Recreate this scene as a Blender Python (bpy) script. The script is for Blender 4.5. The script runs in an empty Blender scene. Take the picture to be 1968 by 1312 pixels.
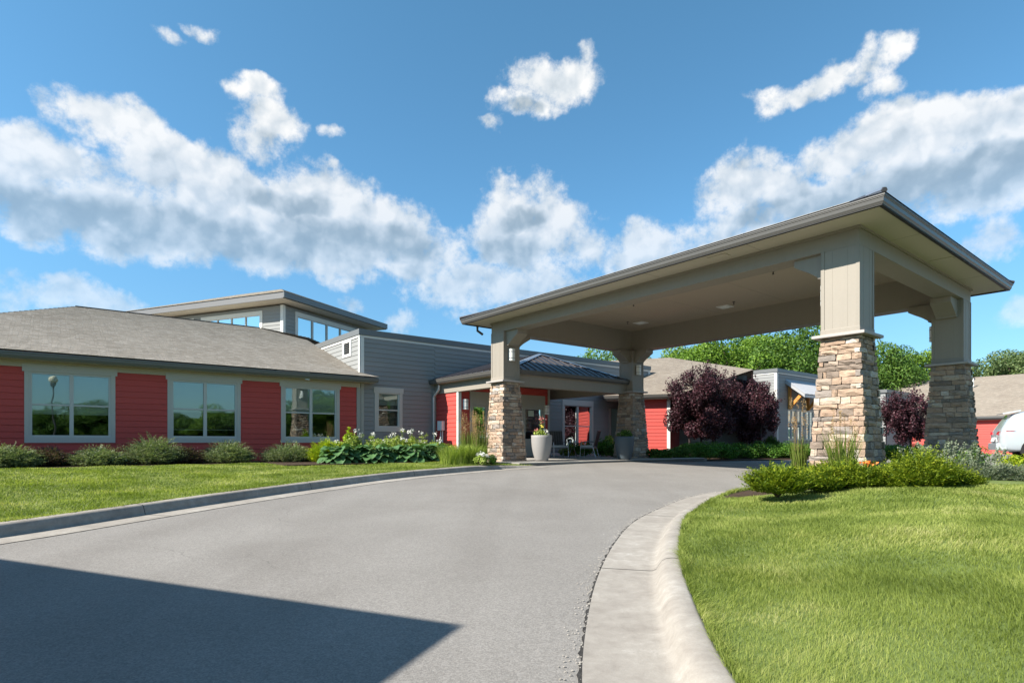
import bpy, math, random
import numpy as np
from mathutils import Vector, Matrix

random.seed(7)
RNG = np.random.default_rng(7)
C = bpy.context.scene.collection
R_ = math.radians
# ------------------------------------------------------------------ camera, sky, sun, exposure
CAMZ = 0.62
sc = bpy.context.scene
cam = bpy.data.objects.new('camera', bpy.data.cameras.new('camera'))
C.objects.link(cam)
cam.location = (0, 0, CAMZ)
cam.rotation_euler = (R_(90), 0, 0)
cam.data.sensor_width = 36
cam.data.lens = 36 * 1109 / 1968
cam.data.shift_y = 193 / 1968
cam.data.clip_start = 0.05
cam.data.clip_end = 4000
sc.camera = cam
sc.view_settings.view_transform = 'Standard'
sc.view_settings.look = 'None'
sc.view_settings.exposure = 1.50
sc.view_settings.gamma = 1
sc.view_settings.use_curve_mapping = False
sc.cycles.use_denoising = True
sc.cycles.max_bounces = 8
sc.cycles.transparent_max_bounces = 12

KX, KY = 1.093, 0.49                      # ground shadow offset per metre of height
SUN_EL = math.atan(1 / math.hypot(KX, KY))
sun = bpy.data.objects.new('sun', bpy.data.lights.new('sun', 'SUN'))
C.objects.link(sun)
sun.rotation_euler = Vector((KX, KY, -1)).to_track_quat('-Z', 'Y').to_euler()
sun.location = (-20, -10, 30)
sun.data.energy = 3.95
sun.data.angle = R_(0.55)
sun.data.color = (1.0, 0.93, 0.83)

world = bpy.data.worlds.new('World')
sc.world = world
world.use_nodes = True
world.cycles.sampling_method = 'MANUAL'
world.cycles.sample_map_resolution = 256


class NT:
    """small node-tree helper"""
    def __init__(s, nt):
        s.t = nt
        nt.nodes.clear()

    def n(s, typ, ins=None, **kw):
        nd = s.t.nodes.new(typ)
        for k, v in kw.items():
            setattr(nd, k, v)
        for k, v in (ins or {}).items():
            if isinstance(v, bpy.types.NodeSocket):
                s.t.links.new(v, nd.inputs[k])
            else:
                nd.inputs[k].default_value = v
        return nd

    def m(s, op, a, b=0.0, c=0.0, clamp=False):
        nd = s.n('ShaderNodeMath', {0: a, 1: b, 2: c}, operation=op)
        nd.use_clamp = clamp
        return nd.outputs[0]

    def vm(s, op, a, b=(0, 0, 0), out=0):
        nd = s.n('ShaderNodeVectorMath', {0: a, 1: b}, operation=op)
        return nd.outputs[out]

    def mix(s, f, a, b, blend='MIX'):
        nd = s.n('ShaderNodeMix', data_type='RGBA', blend_type=blend)
        for i, v in ((0, f), (6, a), (7, b)):
            if isinstance(v, bpy.types.NodeSocket):
                s.t.links.new(v, nd.inputs[i])
            else:
                nd.inputs[i].default_value = v if i == 0 else (tuple(v) + (1,))[:4]
        return nd.outputs[2]

    def noise(s, vec, scale, detail=5, rough=0.55, dist=0.0, dim='3D'):
        nd = s.n('ShaderNodeTexNoise', {'Scale': scale, 'Detail': detail, 'Roughness': rough, 'Distortion': dist})
        if vec is not None:
            s.t.links.new(vec, nd.inputs['Vector'])
        return nd.outputs[0]

    def mapr(s, v, a, b, c=0.0, d=1.0, smooth=False):
        nd = s.n('ShaderNodeMapRange', {0: v, 1: a, 2: b, 3: c, 4: d})
        if smooth:
            nd.interpolation_type = 'SMOOTHSTEP'
        return nd.outputs[0]

    def ramp(s, v, stops, interp='LINEAR'):
        nd = s.n('ShaderNodeValToRGB', {0: v})
        cr = nd.color_ramp
        cr.interpolation = interp
        while len(cr.elements) < len(stops):
            cr.elements.new(0.5)
        for e, (p, c) in zip(cr.elements, stops):
            e.position = p
            e.color = (tuple(c) + (1,))[:4]
        return nd.outputs[0]


def build_world():
    t = NT(world.node_tree)
    tc = t.n('ShaderNodeTexCoord').outputs['Generated']
    sky = t.n('ShaderNodeTexSky', sky_type='NISHITA')
    sky.sun_disc = False
    sky.sun_elevation = SUN_EL
    sky.sun_rotation = math.atan2(-KX, -KY)
    sky.air_density = 1.0
    sky.dust_density = 0.25
    sky.ozone_density = 2.2
    skyc = sky.outputs[0]
    dirn = t.vm('NORMALIZE', tc)
    sx = t.n('ShaderNodeSeparateXYZ', {0: dirn})
    az = t.m('ARCTAN2', sx.outputs[0], sx.outputs[1])
    el = t.m('ARCSINE', sx.outputs[2])
    P = t.n('ShaderNodeCombineXYZ', {0: az, 1: el}).outputs[0]
    # clouds: centre and radii in 1/1000 of the view at 1109 px focal length
    whites = [(60, 300, 150, 62, .95), (60, 380, 160, 70, 1), (190, 235, 85, 48, .9), (255, 250, 60, 35, .8), (300, 330, 130, 75, 1), (260, 420, 200, 85, 1),
              (440, 380, 150, 90, 1), (470, 450, 200, 85, 1), (600, 400, 150, 100, 1), (620, 470, 170, 75, .95), (740, 450, 110, 75, .95),
              (505, 165, 42, 24, .75), (460, 185, 30, 18, .6), (525, 225, 48, 36, .85), (505, 270, 45, 40, .85), (640, 236, 22, 16, .7), (632, 305, 14, 18, .6),
              (805, 510, 100, 60, .75), (900, 560, 120, 50, .65), (1040, 540, 90, 60, .6),
              (1010, 410, 85, 62, .95), (990, 460, 110, 55, .95), (1120, 470, 50, 48, .9), (1080, 430, 50, 50, .8), (1240, 480, 80, 42, .8), (1320, 475, 80, 35, .6),
              (1060, 150, 68, 42, 1), (1125, 150, 48, 38, .8), (1020, 195, 45, 28, .9), (975, 195, 25, 22, .6), (955, 243, 18, 14, .6), (1128, 105, 20, 26, .5),
              (330, 68, 42, 18, .7), (395, 52, 42, 18, .6),
              (1520, 180, 70, 26, .8), (1600, 150, 80, 30, .85), (1670, 130, 60, 34, .85), (1725, 98, 38, 28, .8), (1690, 190, 40, 20, .45),
              (1650, 280, 130, 60, 1), (1780, 250, 150, 62, 1), (1920, 230, 120, 75, 1), (1890, 180, 40, 20, .7), (1720, 350, 190, 85, 1), (1880, 330, 170, 90, 1),
              (1450, 370, 85, 62, .95), (1560, 400, 120, 60, .9), (1440, 430, 90, 45, .7), (1895, 450, 55, 38, .8), (1860, 470, 40, 20, .6),
              (90, 560, 150, 42, .62), (200, 585, 90, 30, .55), (675, 592, 28, 20, .6), (768, 626, 30, 22, .6), (1945, 600, 40, 22, .5), (1400, 560, 60, 16, .4)]
    greys = [(200, 425, 170, 42), (60, 400, 110, 38), (330, 440, 120, 35), (480, 470, 130, 40), (560, 380, 80, 25), (640, 460, 120, 40), (760, 470, 70, 35),
             (975, 480, 70, 28), (1000, 430, 40, 18), (1600, 400, 110, 40), (1720, 370, 170, 55), (1850, 340, 120, 45), (1010, 205, 26, 14), (1480, 420, 60, 25), (1900, 290, 60, 22)]
    rr = random.Random(5)
    extra = []
    for i in range(11):
        a = R_(rr.uniform(58, 302))
        e = R_(rr.uniform(9, 48))
        for j in range(3):
            extra.append((a + R_(rr.uniform(-9, 9)), e + R_(rr.uniform(-2.5, 2.5)), R_(rr.uniform(4, 9)), R_(rr.uniform(2.2, 4.5)), rr.uniform(.7, 1)))
    for a_, e_ in ((5, 55), (-30, 60), (40, 58)):
        extra.append((R_(a_), R_(e_), R_(14), R_(4), .8))

    def conv(px, py, rx, ry):
        a = math.atan((px - 984) / 1109)
        e = math.atan((849 - py) / 1109 * math.cos(a))
        return a, e, rx / 1109 * math.cos(a) ** 2, ry / 1109 * math.cos(a) * math.cos(e) ** 2

    # warp the lookup position so blob edges billow
    wn = t.n('ShaderNodeTexNoise', {'Vector': dirn, 'Scale': 9.0, 'Detail': 4, 'Roughness': .6}).outputs[1]
    wv = t.vm('SUBTRACT', wn, (.5, .5, .5))
    ws = t.n('ShaderNodeVectorMath', {0: wv, 'Scale': .085}, operation='SCALE').outputs[0]
    Pw = t.vm('ADD', P, ws)

    def field(lst, Q):
        cur = None
        for a, e, ra, re, s in lst:
            d = t.vm('SUBTRACT', Q, (a, e, 0))
            d = t.vm('MULTIPLY', d, (1 / ra, 1 / re, 0))
            q = t.vm('DOT_PRODUCT', d, d, out=1)
            v = t.m('MULTIPLY_ADD', q, -s, s)
            cur = v if cur is None else t.m('SMOOTH_MAX', cur, v, .25)
        return cur
    wl = [conv(*b[:4]) + (b[4],) if b[2] >= 90 else conv(b[0], b[1], b[2] * 1.18, b[3] * 1.22) + (b[4] * .68,) for b in whites]
    ex = []
    for a, e, ra, re, s in extra:
        if a > math.pi:
            a -= 2 * math.pi
        ex.append((a, e, ra, re, s))
    F = field(wl + ex[:100], Pw)
    G = field([conv(*b) + (1.0,) for b in greys], Pw)
    F = t.m('MAXIMUM', F, -1.5)
    sun_off = (0.010, -0.006, -0.022)

    def puff(vec, sc, det):
        v = t.n('ShaderNodeTexVoronoi', {'Vector': vec, 'Scale': sc, 'Detail': det, 'Roughness': .62, 'Lacunarity': 2.1}, feature='F1', normalize=True)
        return t.m('SUBTRACT', 1.0, v.outputs['Distance'])
    dw = t.vm('ADD', dirn, t.n('ShaderNodeVectorMath', {0: wv, 'Scale': .05}, operation='SCALE').outputs[0])
    h1 = puff(dw, 15, 2.5)
    h2 = puff(t.vm('ADD', dw, (-.012, -.004, .016)), 15, 1.5)
    n1 = t.noise(dirn, 11, 10, .68)
    n4 = t.noise(dirn, 5, 3, .5)
    dens = t.m('ADD', F, t.m('MULTIPLY', t.m('SUBTRACT', n1, .5), 3.3))
    dens = t.m('ADD', dens, t.m('MULTIPLY', t.m('SUBTRACT', h1, .62), 1.2))
    dens = t.m('ADD', dens, .13)
    alpha = t.mapr(dens, .02, .80, 0, 1, True)
    lowf = t.mapr(el, R_(10), R_(28), .45, .97)
    alpha = t.m('MULTIPLY', alpha, lowf)
    alpha = t.m('MULTIPLY', alpha, t.mapr(el, R_(1), R_(5), 0, 1))
    relief = t.m('ADD', t.m('MULTIPLY', t.m('SUBTRACT', h1, h2), 1.3), t.m('MULTIPLY', t.m('SUBTRACT', n1, .5), .6))
    g = t.mapr(t.m('ADD', G, t.m('MULTIPLY', t.m('SUBTRACT', n4, .5), 1.2)), -.9, .9, 0, 1, True)
    br = t.m('ADD', .87, relief)
    br = t.m('SUBTRACT', br, t.m('MULTIPLY', g, .36))
    br = t.m('MAXIMUM', t.m('MINIMUM', br, 1.0), .34)
    K = 3.2
    ccol = t.ramp(br, [(.0, (.20 * K, .27 * K, .33 * K)), (.5, (.42 * K, .50 * K, .56 * K)), (.78, (.72 * K, .78 * K, .83 * K)), (1, (1.0 * K, 1.0 * K, .99 * K))])
    sat = t.ramp(t.mapr(el, 0, R_(60), 0, 1), [(0, (.22, .32, .38)), (.12, (.27, .40, .46)), (.3, (.32, .52, .56)), (.6, (.33, .55, .56)), (1, (.33, .54, .55))])
    sk = t.mix(1.0, skyc, sat, 'MULTIPLY')
    sk = t.mix(1.0, sk, (1.12, 1.1, 1.1), 'MULTIPLY')
    col = t.mix(alpha, sk, ccol)
    bg = t.n('ShaderNodeBackground', {'Color': col, 'Strength': .115})
    out = t.n('ShaderNodeOutputWorld', {0: bg.outputs[0]})


build_world()

# ------------------------------------------------------------------ materials
MATS = {}


def new_mat(name):
    m = bpy.data.materials.new(name)
    m.use_nodes = True
    t = NT(m.node_tree)
    return m, t


def finish(t, bsdf):
    t.n('ShaderNodeOutputMaterial', {0: bsdf})


def principled(t, col, rough=.6, spec=.3, metal=0.0, bump=None, bstr=.3, bdist=.01, coat=0.0):
    ins = {'Roughness': rough, 'Specular IOR Level': spec, 'Metallic': metal, 'Coat Weight': coat}
    ins['Base Color'] = col if isinstance(col, bpy.types.NodeSocket) else tuple(col) + (1,)
    if bump is not None:
        b = t.n('ShaderNodeBump', {'Height': bump, 'Strength': bstr, 'Distance': bdist})
        ins['Normal'] = b.outputs[0]
    return t.n('ShaderNodeBsdfPrincipled', ins).outputs[0]


def paint(name, col, rough=.55, var=.10, dirt=.12, spec=.3, metal=0.0, streak=False, bump=.15, coat=0.0):
    m, t = new_mat(name)
    pos = t.n('ShaderNodeNewGeometry').outputs['Position']
    n1 = t.noise(pos, 1.3, 4, .6)
    n2 = t.noise(pos, 23, 4, .6)
    f = t.m('ADD', 1 - var / 2 - dirt * .3, t.m('MULTIPLY', n1, var))
    oi = t.n('ShaderNodeObjectInfo').outputs['Random']
    f = t.m('ADD', f, t.m('MULTIPLY', t.m('SUBTRACT', oi, .5), var * .6))
    f = t.m('ADD', f, t.m('MULTIPLY', t.m('SUBTRACT', n2, .5), dirt))
    if streak:
        st = t.noise(t.vm('MULTIPLY', pos, (9, 9, .5)), 1.0, 4, .6)
        f = t.m('ADD', f, t.m('MULTIPLY', t.m('SUBTRACT', st, .5), .12))
    c = t.mix(1.0, col, t.n('ShaderNodeCombineXYZ', {0: f, 1: f, 2: f}).outputs[0], 'MULTIPLY')
    finish(t, principled(t, c, rough, spec, metal, n2, bump, .004, coat))
    return m


M = {}
M['red'] = paint('red_siding_paint', (.48, .068, .056), .6, .10, .10)
M['grey'] = paint('grey_siding_paint', (.235, .24, .235), .6, .10, .08)
M['trim'] = paint('warm_grey_trim_paint', (.35, .345, .31), .55, .06, .06)
M['casing'] = paint('cream_grey_window_casing', (.47, .46, .42), .55, .06, .06)
M['lighttrim'] = paint('pale_trim_paint', (.60, .60, .57), .55, .06, .06)
M['canopy'] = paint('taupe_canopy_paint', (.265, .238, .200), .6, .07, .07, streak=True)
M['ceiling'] = paint('taupe_ceiling_paint', (.42, .355, .28), .7, .10, .06)
M['soffit'] = paint('tan_soffit_paint', (.46, .42, .34), .7, .06, .06)
M['gutter'] = paint('grey_gutter_metal', (.13, .135, .135), .38, .10, .10, .5)
M['lightgutter'] = paint('taupe_gutter_metal', (.088, .084, .078), .4, .10, .10, .5)
M['darkgap'] = paint('dark_drip_edge', (.02, .02, .02), .6)
M['metalroof'] = paint('dark_standing_seam_metal', (.075, .068, .070), .33, .10, .10, .6, .35)
M['corrugated'] = paint('galvanised_roof_metal', (.45, .45, .46), .4, .1, .1, .5, .5)
M['timber'] = paint('orange_stained_timber', (.55, .23, .05), .55, .15, .15)
M['vinyl'] = paint('white_vinyl_window_frame', (.50, .50, .47), .4, .03, .03)
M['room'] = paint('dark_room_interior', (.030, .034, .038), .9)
M['blind'] = paint('pale_roller_blind', (.80, .82, .80), .8, .06, .04)
M['screen'] = paint('charcoal_window_screen', (.05, .055, .06), .8, .1, .05)
M['cap'] = paint('stone_cap_ledge', (.37, .34, .32), .7, .2, .25)
M['mortar'] = paint('dark_stone_joint', (.17, .145, .125), .9, .2, .3)
M['potlight'] = paint('stone_grey_planter', (.27, .26, .25), .6, .12, .08)
M['potdark'] = paint('slate_blue_planter', (.06, .08, .095), .5, .12, .08)
M['chairmetal'] = paint('bronze_chair_metal', (.10, .10, .10), .4, .05, .05, .5)
M['chairmesh'] = paint('brown_mesh_sling', (.055, .05, .048), .8)
M['cushion'] = paint('pale_seat_cushion', (.36, .38, .38), .8)
M['white'] = paint('white_enamel', (.72, .72, .70), .4, .04, .06)
M['bark'] = paint('brown_bark', (.10, .075, .055), .9, .3, .4, bump=.6)
M['darkbark'] = paint('dark_plum_bark', (.045, .035, .035), .9, .3, .4, bump=.6)
M['rubber'] = paint('black_rubber', (.02, .02, .02), .8)
M['steel'] = paint('brushed_steel', (.45, .45, .46), .3, .05, .05, .5, .9)
M['lampmetal'] = paint('dark_lamp_metal', (.05, .05, .05), .4, .05, .05, .5)
M['taillight'] = paint('red_tail_lamp_lens', (.32, .01, .01), .12, .02, .02, .6, coat=1)
M['carpaint'] = paint('pale_silver_car_paint', (.48, .53, .56), .22, .02, .02, .6, .25, coat=1, bump=0)
M['orange_flower'] = paint('orange_petals', (.75, .18, .03), .7)
M['pink_flower'] = paint('pink_petals', (.60, .22, .20), .7)
M['white_flower'] = paint('white_petals', (.72, .72, .66), .7, .2, .1)
M['yellow_flower'] = paint('yellow_petals', (.70, .55, .08), .7)
M['paper'] = paint('pale_notice_paper', (.5, .55, .45), .7)


def m_ground_like(name, stops, scale, rough=.95, fine=160, bstr=.5, big=.35, speck=0.0, bdist=.01):
    m, t = new_mat(name)
    pos = t.n('ShaderNodeNewGeometry').outputs['Position']
    n1 = t.noise(pos, scale, 6, .65, .4)
    n2 = t.noise(pos, fine, 3, .7)
    n3 = t.noise(pos, big, 3, .5)
    v = t.m('ADD', t.m('MULTIPLY', n1, .5), t.m('ADD', t.m('MULTIPLY', n2, .25), t.m('MULTIPLY', n3, .25)))
    c = t.ramp(v, stops)
    if speck:
        vo = t.n('ShaderNodeTexVoronoi', {'Vector': pos, 'Scale': 95.0})
        sp = t.mapr(t.n('ShaderNodeSeparateColor', {0: vo.outputs['Color']}).outputs[0], .0, 1.0, 1 - speck, 1 + speck)
        c = t.mix(1.0, c, t.n('ShaderNodeCombineXYZ', {0: sp, 1: sp, 2: sp}).outputs[0], 'MULTIPLY')
    finish(t, principled(t, c, rough, .2, 0, n2, bstr, bdist))
    return m




def m_asphalt():
    m, t = new_mat('worn_grey_asphalt')
    pos = t.n('ShaderNodeNewGeometry').outputs['Position']
    fine = t.noise(pos, 190, 2, .6)
    mid = t.noise(pos, 26, 4, .65)
    big = t.noise(pos, .55, 5, .6, .5)
    # faint wheel tracks follow the drive
    rot = t.n('ShaderNodeMapping', {'Vector': pos, 'Rotation': (0, 0, R_(-12)), 'Scale': (1.1, .10, 1)}).outputs[0]
    tr = t.noise(rot, 1.0, 3, .5, .6)
    v = t.m('ADD', t.m('MULTIPLY', fine, .16), t.m('ADD', t.m('MULTIPLY', mid, .22), t.m('ADD', t.m('MULTIPLY', big, .36), t.m('MULTIPLY', tr, .26))))
    c = t.ramp(v, [(.33, (.152, .142, .130)), (.46, (.184, .174, .161)), (.55, (.207, .197, .183)), (.68, (.242, .231, .215))])
    vo = t.n('ShaderNodeTexVoronoi', {'Vector': pos, 'Scale': 120.0})
    sp = t.mapr(t.n('ShaderNodeSeparateColor', {0: vo.outputs['Color']}).outputs[0], 0, 1, .80, 1.20)
    c = t.mix(1.0, c, t.n('ShaderNodeCombineXYZ', {0: sp, 1: sp, 2: sp}).outputs[0], 'MULTIPLY')
    # hairline cracks and a few old drips
    wn_ = t.n('ShaderNodeTexNoise', {'Vector': pos, 'Scale': 1.4, 'Detail': 5}).outputs[1]
    pw_ = t.vm('ADD', pos, t.n('ShaderNodeVectorMath', {0: wn_, 'Scale': .9}, operation='SCALE').outputs[0])
    cr = t.n('ShaderNodeTexVoronoi', {'Vector': pw_, 'Scale': .27}, feature='DISTANCE_TO_EDGE').outputs['Distance']
    cm = t.m('MULTIPLY', t.mapr(cr, .0, .0022, 1, 0), t.mapr(t.noise(pos, .5, 2, .5), .50, .60, 0, .45))
    c = t.mix(cm, c, (.05, .048, .045))
    dv = t.n('ShaderNodeTexVoronoi', {'Vector': pos, 'Scale': .8}).outputs['Distance']
    dm = t.m('MULTIPLY', t.mapr(dv, .02, .06, .35, 0), t.mapr(mid, .4, .6, .2, 1))
    c = t.mix(dm, c, (.07, .066, .06))
    finish(t, principled(t, c, .92, .2, 0, t.m('ADD', fine, t.m('MULTIPLY', mid, .4)), .5, .006))
    return m


M['asphalt'] = m_asphalt()
M['concrete'] = m_ground_like('pale_kerb_concrete', [(.32, (.20, .185, .165)), (.5, (.30, .28, .25)), (.6, (.36, .34, .31)), (.7, (.44, .43, .40))], 3.5, .85, 70, .35, .9, .05, .004)
M['patio'] = m_ground_like('patio_concrete', [(.32, (.24, .225, .20)), (.5, (.30, .285, .26)), (.7, (.38, .36, .33))], 1.5, .85, 70, .3, .6, .04, .003)
M['soil'] = m_ground_like('lawn_soil_and_thatch', [(.3, (.07, .10, .03)), (.5, (.11, .15, .04)), (.65, (.16, .19, .06)), (.8, (.19, .18, .09))], 3.0, .95, 60, .8, .5)
M['mulch'] = m_ground_like('dark_bark_mulch', [(.3, (.02, .014, .01)), (.5, (.055, .036, .024)), (.7, (.11, .075, .05))], 14, .95, 60, 1.0, 2, 0, .02)
M['tar'] = m_ground_like('crumbled_dark_joint', [(.3, (.015, .015, .015)), (.6, (.05, .048, .045)), (.7, (.10, .095, .09))], 20, .95, 90, 1.0, 3)
M['fargrass'] = m_ground_like('distant_grass', [(.3, (.04, .07, .015)), (.5, (.06, .10, .02)), (.7, (.09, .13, .03))], .5, .95, 20, .6, .1)


def m_shingle(name, cols):
    m, t = new_mat(name)
    uv = t.n('ShaderNodeUVMap').outputs[0]
    pos = t.n('ShaderNodeNewGeometry').outputs['Position']
    w = t.n('ShaderNodeTexNoise', {'Vector': uv, 'Scale': 2.2, 'Detail': 3}).outputs[1]
    w = t.n('ShaderNodeVectorMath', {0: t.vm('SUBTRACT', w, (.5, .5, .5)), 'Scale': .10}, operation='SCALE').outputs[0]
    uw = t.vm('ADD', uv, w)
    br = t.n('ShaderNodeTexBrick', {'Vector': uw, 'Color1': (0, 0, 0, 1), 'Color2': (1, 1, 1, 1), 'Mortar': (.0, .0, .0, 1), 'Scale': 1.0,
                                    'Mortar Size': .008, 'Mortar Smooth': .3, 'Brick Width': .21, 'Row Height': .14})
    br.offset = .37
    v = t.n('ShaderNodeSeparateColor', {0: br.outputs[0]}).outputs[0]
    n = t.noise(pos, 60, 3, .7)
    nb = t.noise(pos, .7, 4, .6)
    f = t.m('ADD', t.m('MULTIPLY', v, .34), t.m('ADD', t.m('MULTIPLY', n, .35), t.m('MULTIPLY', nb, .38)))
    c = t.ramp(f, cols)
    h = t.m('ADD', v, t.m('MULTIPLY', n, .5))
    finish(t, principled(t, c, .95, .15, 0, h, .9, .014))
    return m


M['shingle'] = m_shingle('weathered_brown_grey_shingles', [(.2, (.26, .228, .188)), (.5, (.385, .345, .295)), (.8, (.48, .435, .38))])
M['shingle_tan'] = m_shingle('tan_shingles', [(.2, (.20, .17, .14)), (.5, (.28, .245, .205)), (.8, (.35, .31, .26))])


def m_stone():
    m, t = new_mat('mixed_ledge_stone')
    oi = t.n('ShaderNodeObjectInfo').outputs['Random']
    geo = t.n('ShaderNodeNewGeometry')
    pos = geo.outputs['Position']
    r = t.n('ShaderNodeTexWhiteNoise', {'W': oi}, noise_dimensions='1D').outputs[0]
    r = t.m('FRACT', t.m('ADD', r, geo.outputs['Random Per Island']))
    c = t.ramp(r, [(0, (.31, .235, .18)), (.14, (.38, .29, .225)), (.26, (.20, .165, .14)), (.36, (.32, .235, .18)), (.43, (.42, .36, .30)),
                   (.56, (.20, .18, .165)), (.64, (.30, .25, .21)), (.76, (.37, .28, .22)), (.86, (.25, .225, .21)), (.94, (.47, .43, .39))], 'CONSTANT')
    pl = t.vm('MULTIPLY', pos, (1, 1, 3.2))
    n = t.noise(pl, 9, 6, .7, .6)
    n2 = t.noise(pos, 90, 3, .7)
    f = t.mapr(n, .25, .75, .62, 1.38)
    f = t.m('MULTIPLY', f, t.mapr(n2, .3, .7, .88, 1.12))
    c = t.mix(1.0, c, t.n('ShaderNodeCombineXYZ', {0: f, 1: f, 2: f}).outputs[0], 'MULTIPLY')
    c = t.mix(1.0, c, (1.0, .95, .89), 'MULTIPLY')
    stain = t.mapr(t.noise(pos, 5, 3, .6), .55, .7, 0, .35)
    c = t.mix(stain, c, (.13, .11, .10))
    finish(t, principled(t, c, .88, .2, 0, t.m('ADD', n, t.m('MULTIPLY', n2, .3)), .8, .02))
    return m


M['stone'] = m_stone()


def m_glass():
    m, t = new_mat('reflective_window_glass')
    pos = t.n('ShaderNodeNewGeometry').outputs['Position']
    n = t.noise(pos, 1.1, 2, .5)
    b = t.n('ShaderNodeBump', {'Height': n, 'Strength': .12, 'Distance': .02}).outputs[0]
    g = t.n('ShaderNodeBsdfGlossy', {'Color': (.62, .70, .71, 1), 'Roughness': .015, 'Normal': b}).outputs[0]
    tr = t.n('ShaderNodeBsdfTransparent', {'Color': (.88, .92, .90, 1)}).outputs[0]
    fr = t.n('ShaderNodeFresnel', {'IOR': 1.9}).outputs[0]
    f = t.m('ADD', t.m('MULTIPLY', fr, 1.2), .07, clamp=True)
    finish(t, t.n('ShaderNodeMixShader', {0: f, 1: tr, 2: g}).outputs[0])
    return m


M['glass'] = m_glass()


def m_leaf(name, stops, trans=.35, rough=.55, spec=.25, scale=2.0, wr=.65, wn=.5):
    m, t = new_mat(name)
    geo = t.n('ShaderNodeNewGeometry')
    n = t.noise(geo.outputs['Position'], scale, 3, .6)
    f = t.m('ADD', t.m('MULTIPLY', geo.outputs['Random Per Island'], wr), t.m('MULTIPLY', t.m('SUBTRACT', n, .5), wn))
    f = t.m('ADD', f, .5 - wr / 2 + .05 if wn > .6 else .25)
    c = t.ramp(f, stops)
    p = principled(t, c, rough, spec)
    c2 = t.mix(1.0, c, (1.15, 1.25, .6), 'MULTIPLY')
    tl = t.n('ShaderNodeBsdfTranslucent', {'Color': c2}).outputs[0]
    finish(t, t.n('ShaderNodeMixShader', {0: trans, 1: p, 2: tl}).outputs[0])
    return m


L = {}
L['grass'] = m_leaf('lawn_grass_blades', [(.05, (.095, .135, .022)), (.4, (.170, .220, .042)), (.65, (.25, .30, .070)), (.85, (.35, .37, .12)), (1, (.45, .44, .20))], .4, .6, .2, 1.0, wr=.42, wn=1.7)
L['tree'] = m_leaf('broadleaf_green', [(.15, (.055, .12, .012)), (.5, (.11, .20, .022)), (.9, (.19, .30, .04))], .3, .55, .25, .35)
L['treedark'] = m_leaf('deep_green_foliage', [(.15, (.035, .085, .012)), (.5, (.065, .135, .020)), (.9, (.115, .195, .032))], .25, .55, .25, .35)
L['treelight'] = m_leaf('grey_green_foliage', [(.15, (.060, .105, .035)), (.5, (.10, .155, .055)), (.9, (.17, .22, .09))], .3, .55, .25, .4)
L['plum'] = m_leaf('plum_foliage', [(.15, (.020, .009, .013)), (.5, (.045, .018, .025)), (.8, (.085, .030, .042)), (1, (.16, .06, .075))], .22, .5, .3, 1.0)
L['juniper'] = m_leaf('bright_juniper_foliage', [(.15, (.034, .070, .007)), (.45, (.095, .150, .011)), (.75, (.20, .25, .016)), (1, (.36, .39, .03))], .3, .6, .2, 3)
L['hedge'] = m_leaf('hedge_foliage', [(.15, (.030, .085, .010)), (.5, (.065, .165, .018)), (.9, (.13, .26, .03))], .3, .5, .3, 2)
L['greyshrub'] = m_leaf('grey_green_shrub_foliage', [(.15, (.075, .11, .05)), (.5, (.15, .20, .095)), (.8, (.24, .28, .15)), (1, (.30, .25, .19))], .25, .6, .2, 4)
L['sage'] = m_leaf('silvery_sage_foliage', [(.15, (.09, .125, .075)), (.5, (.16, .20, .13)), (.9, (.26, .28, .20))], .25, .6, .2, 4)
L['plumshrub'] = m_leaf('purple_tinged_shrub_foliage', [(.15, (.05, .055, .03)), (.5, (.085, .085, .05)), (.8, (.11, .05, .06)), (1, (.16, .10, .11))], .25, .6, .2, 4)
L['lime'] = m_leaf('lime_yellow_foliage', [(.15, (.12, .20, .012)), (.5, (.24, .34, .015)), (.9, (.42, .46, .03))], .35, .5, .25, 4)
L['hosta'] = m_leaf('blue_green_hosta_leaf', [(.15, (.045, .105, .040)), (.5, (.075, .165, .060)), (.9, (.12, .225, .080))], .2, .42, .4, 6)
L['palegreen'] = m_leaf('pale_green_foliage', [(.15, (.14, .22, .035)), (.5, (.26, .35, .06)), (.9, (.42, .47, .13))], .35, .5, .25, 5)
L['reed'] = m_leaf('green_reed_blades', [(.15, (.075, .125, .015)), (.5, (.13, .19, .03)), (.9, (.22, .26, .06))], .35, .5, .25, 5)
L['plume'] = m_leaf('tan_seed_plumes', [(.15, (.26, .16, .08)), (.5, (.38, .25, .13)), (.9, (.50, .37, .22))], .35, .8, .1, 5)
L['dry'] = m_leaf('dry_brown_stems', [(.15, (.11, .07, .04)), (.9, (.22, .15, .09))], .2, .8, .1, 5)

# ------------------------------------------------------------------ geometry helpers
LOC = {}


class W:
    """a wall-like frame: a = along, d = outward, z = up"""
    def __init__(s, ox, oy, ax, ay, nx, ny):
        s.o = (ox, oy); s.a = (ax, ay); s.n = (nx, ny)

    def p(s, a, d, z):
        return (s.o[0] + s.a[0] * a + s.n[0] * d, s.o[1] + s.a[1] * a + s.n[1] * d, z)


UX, UY = .7815, .6239
EX, EY = .92454, -.38107
FA = W(0, 0, UX, UY, -UY, UX)          # main frame: a = u, d = v
FB = W(0, 0, EX, EY, -EY, EX)          # turned frame: a = x', d = y'


def wall_negv(v):      # wall facing -v, a = u
    return W(-UY * v, UX * v, UX, UY, UY, -UX)


def wall_posv(v):
    return W(-UY * v, UX * v, UX, UY, -UY, UX)


def wall_negu(u):      # wall facing -u, a = v
    return W(UX * u, UY * u, -UY, UX, -UX, -UY)


def wall_posu(u):
    return W(UX * u, UY * u, -UY, UX, UX, UY)


def wallB_negy(y):
    return W(-EY * y, EX * y, EX, EY, EY, -EX)


def wallB_posx(x):
    return W(EX * x, EY * x, -EY, EX, EX, EY)


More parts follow.
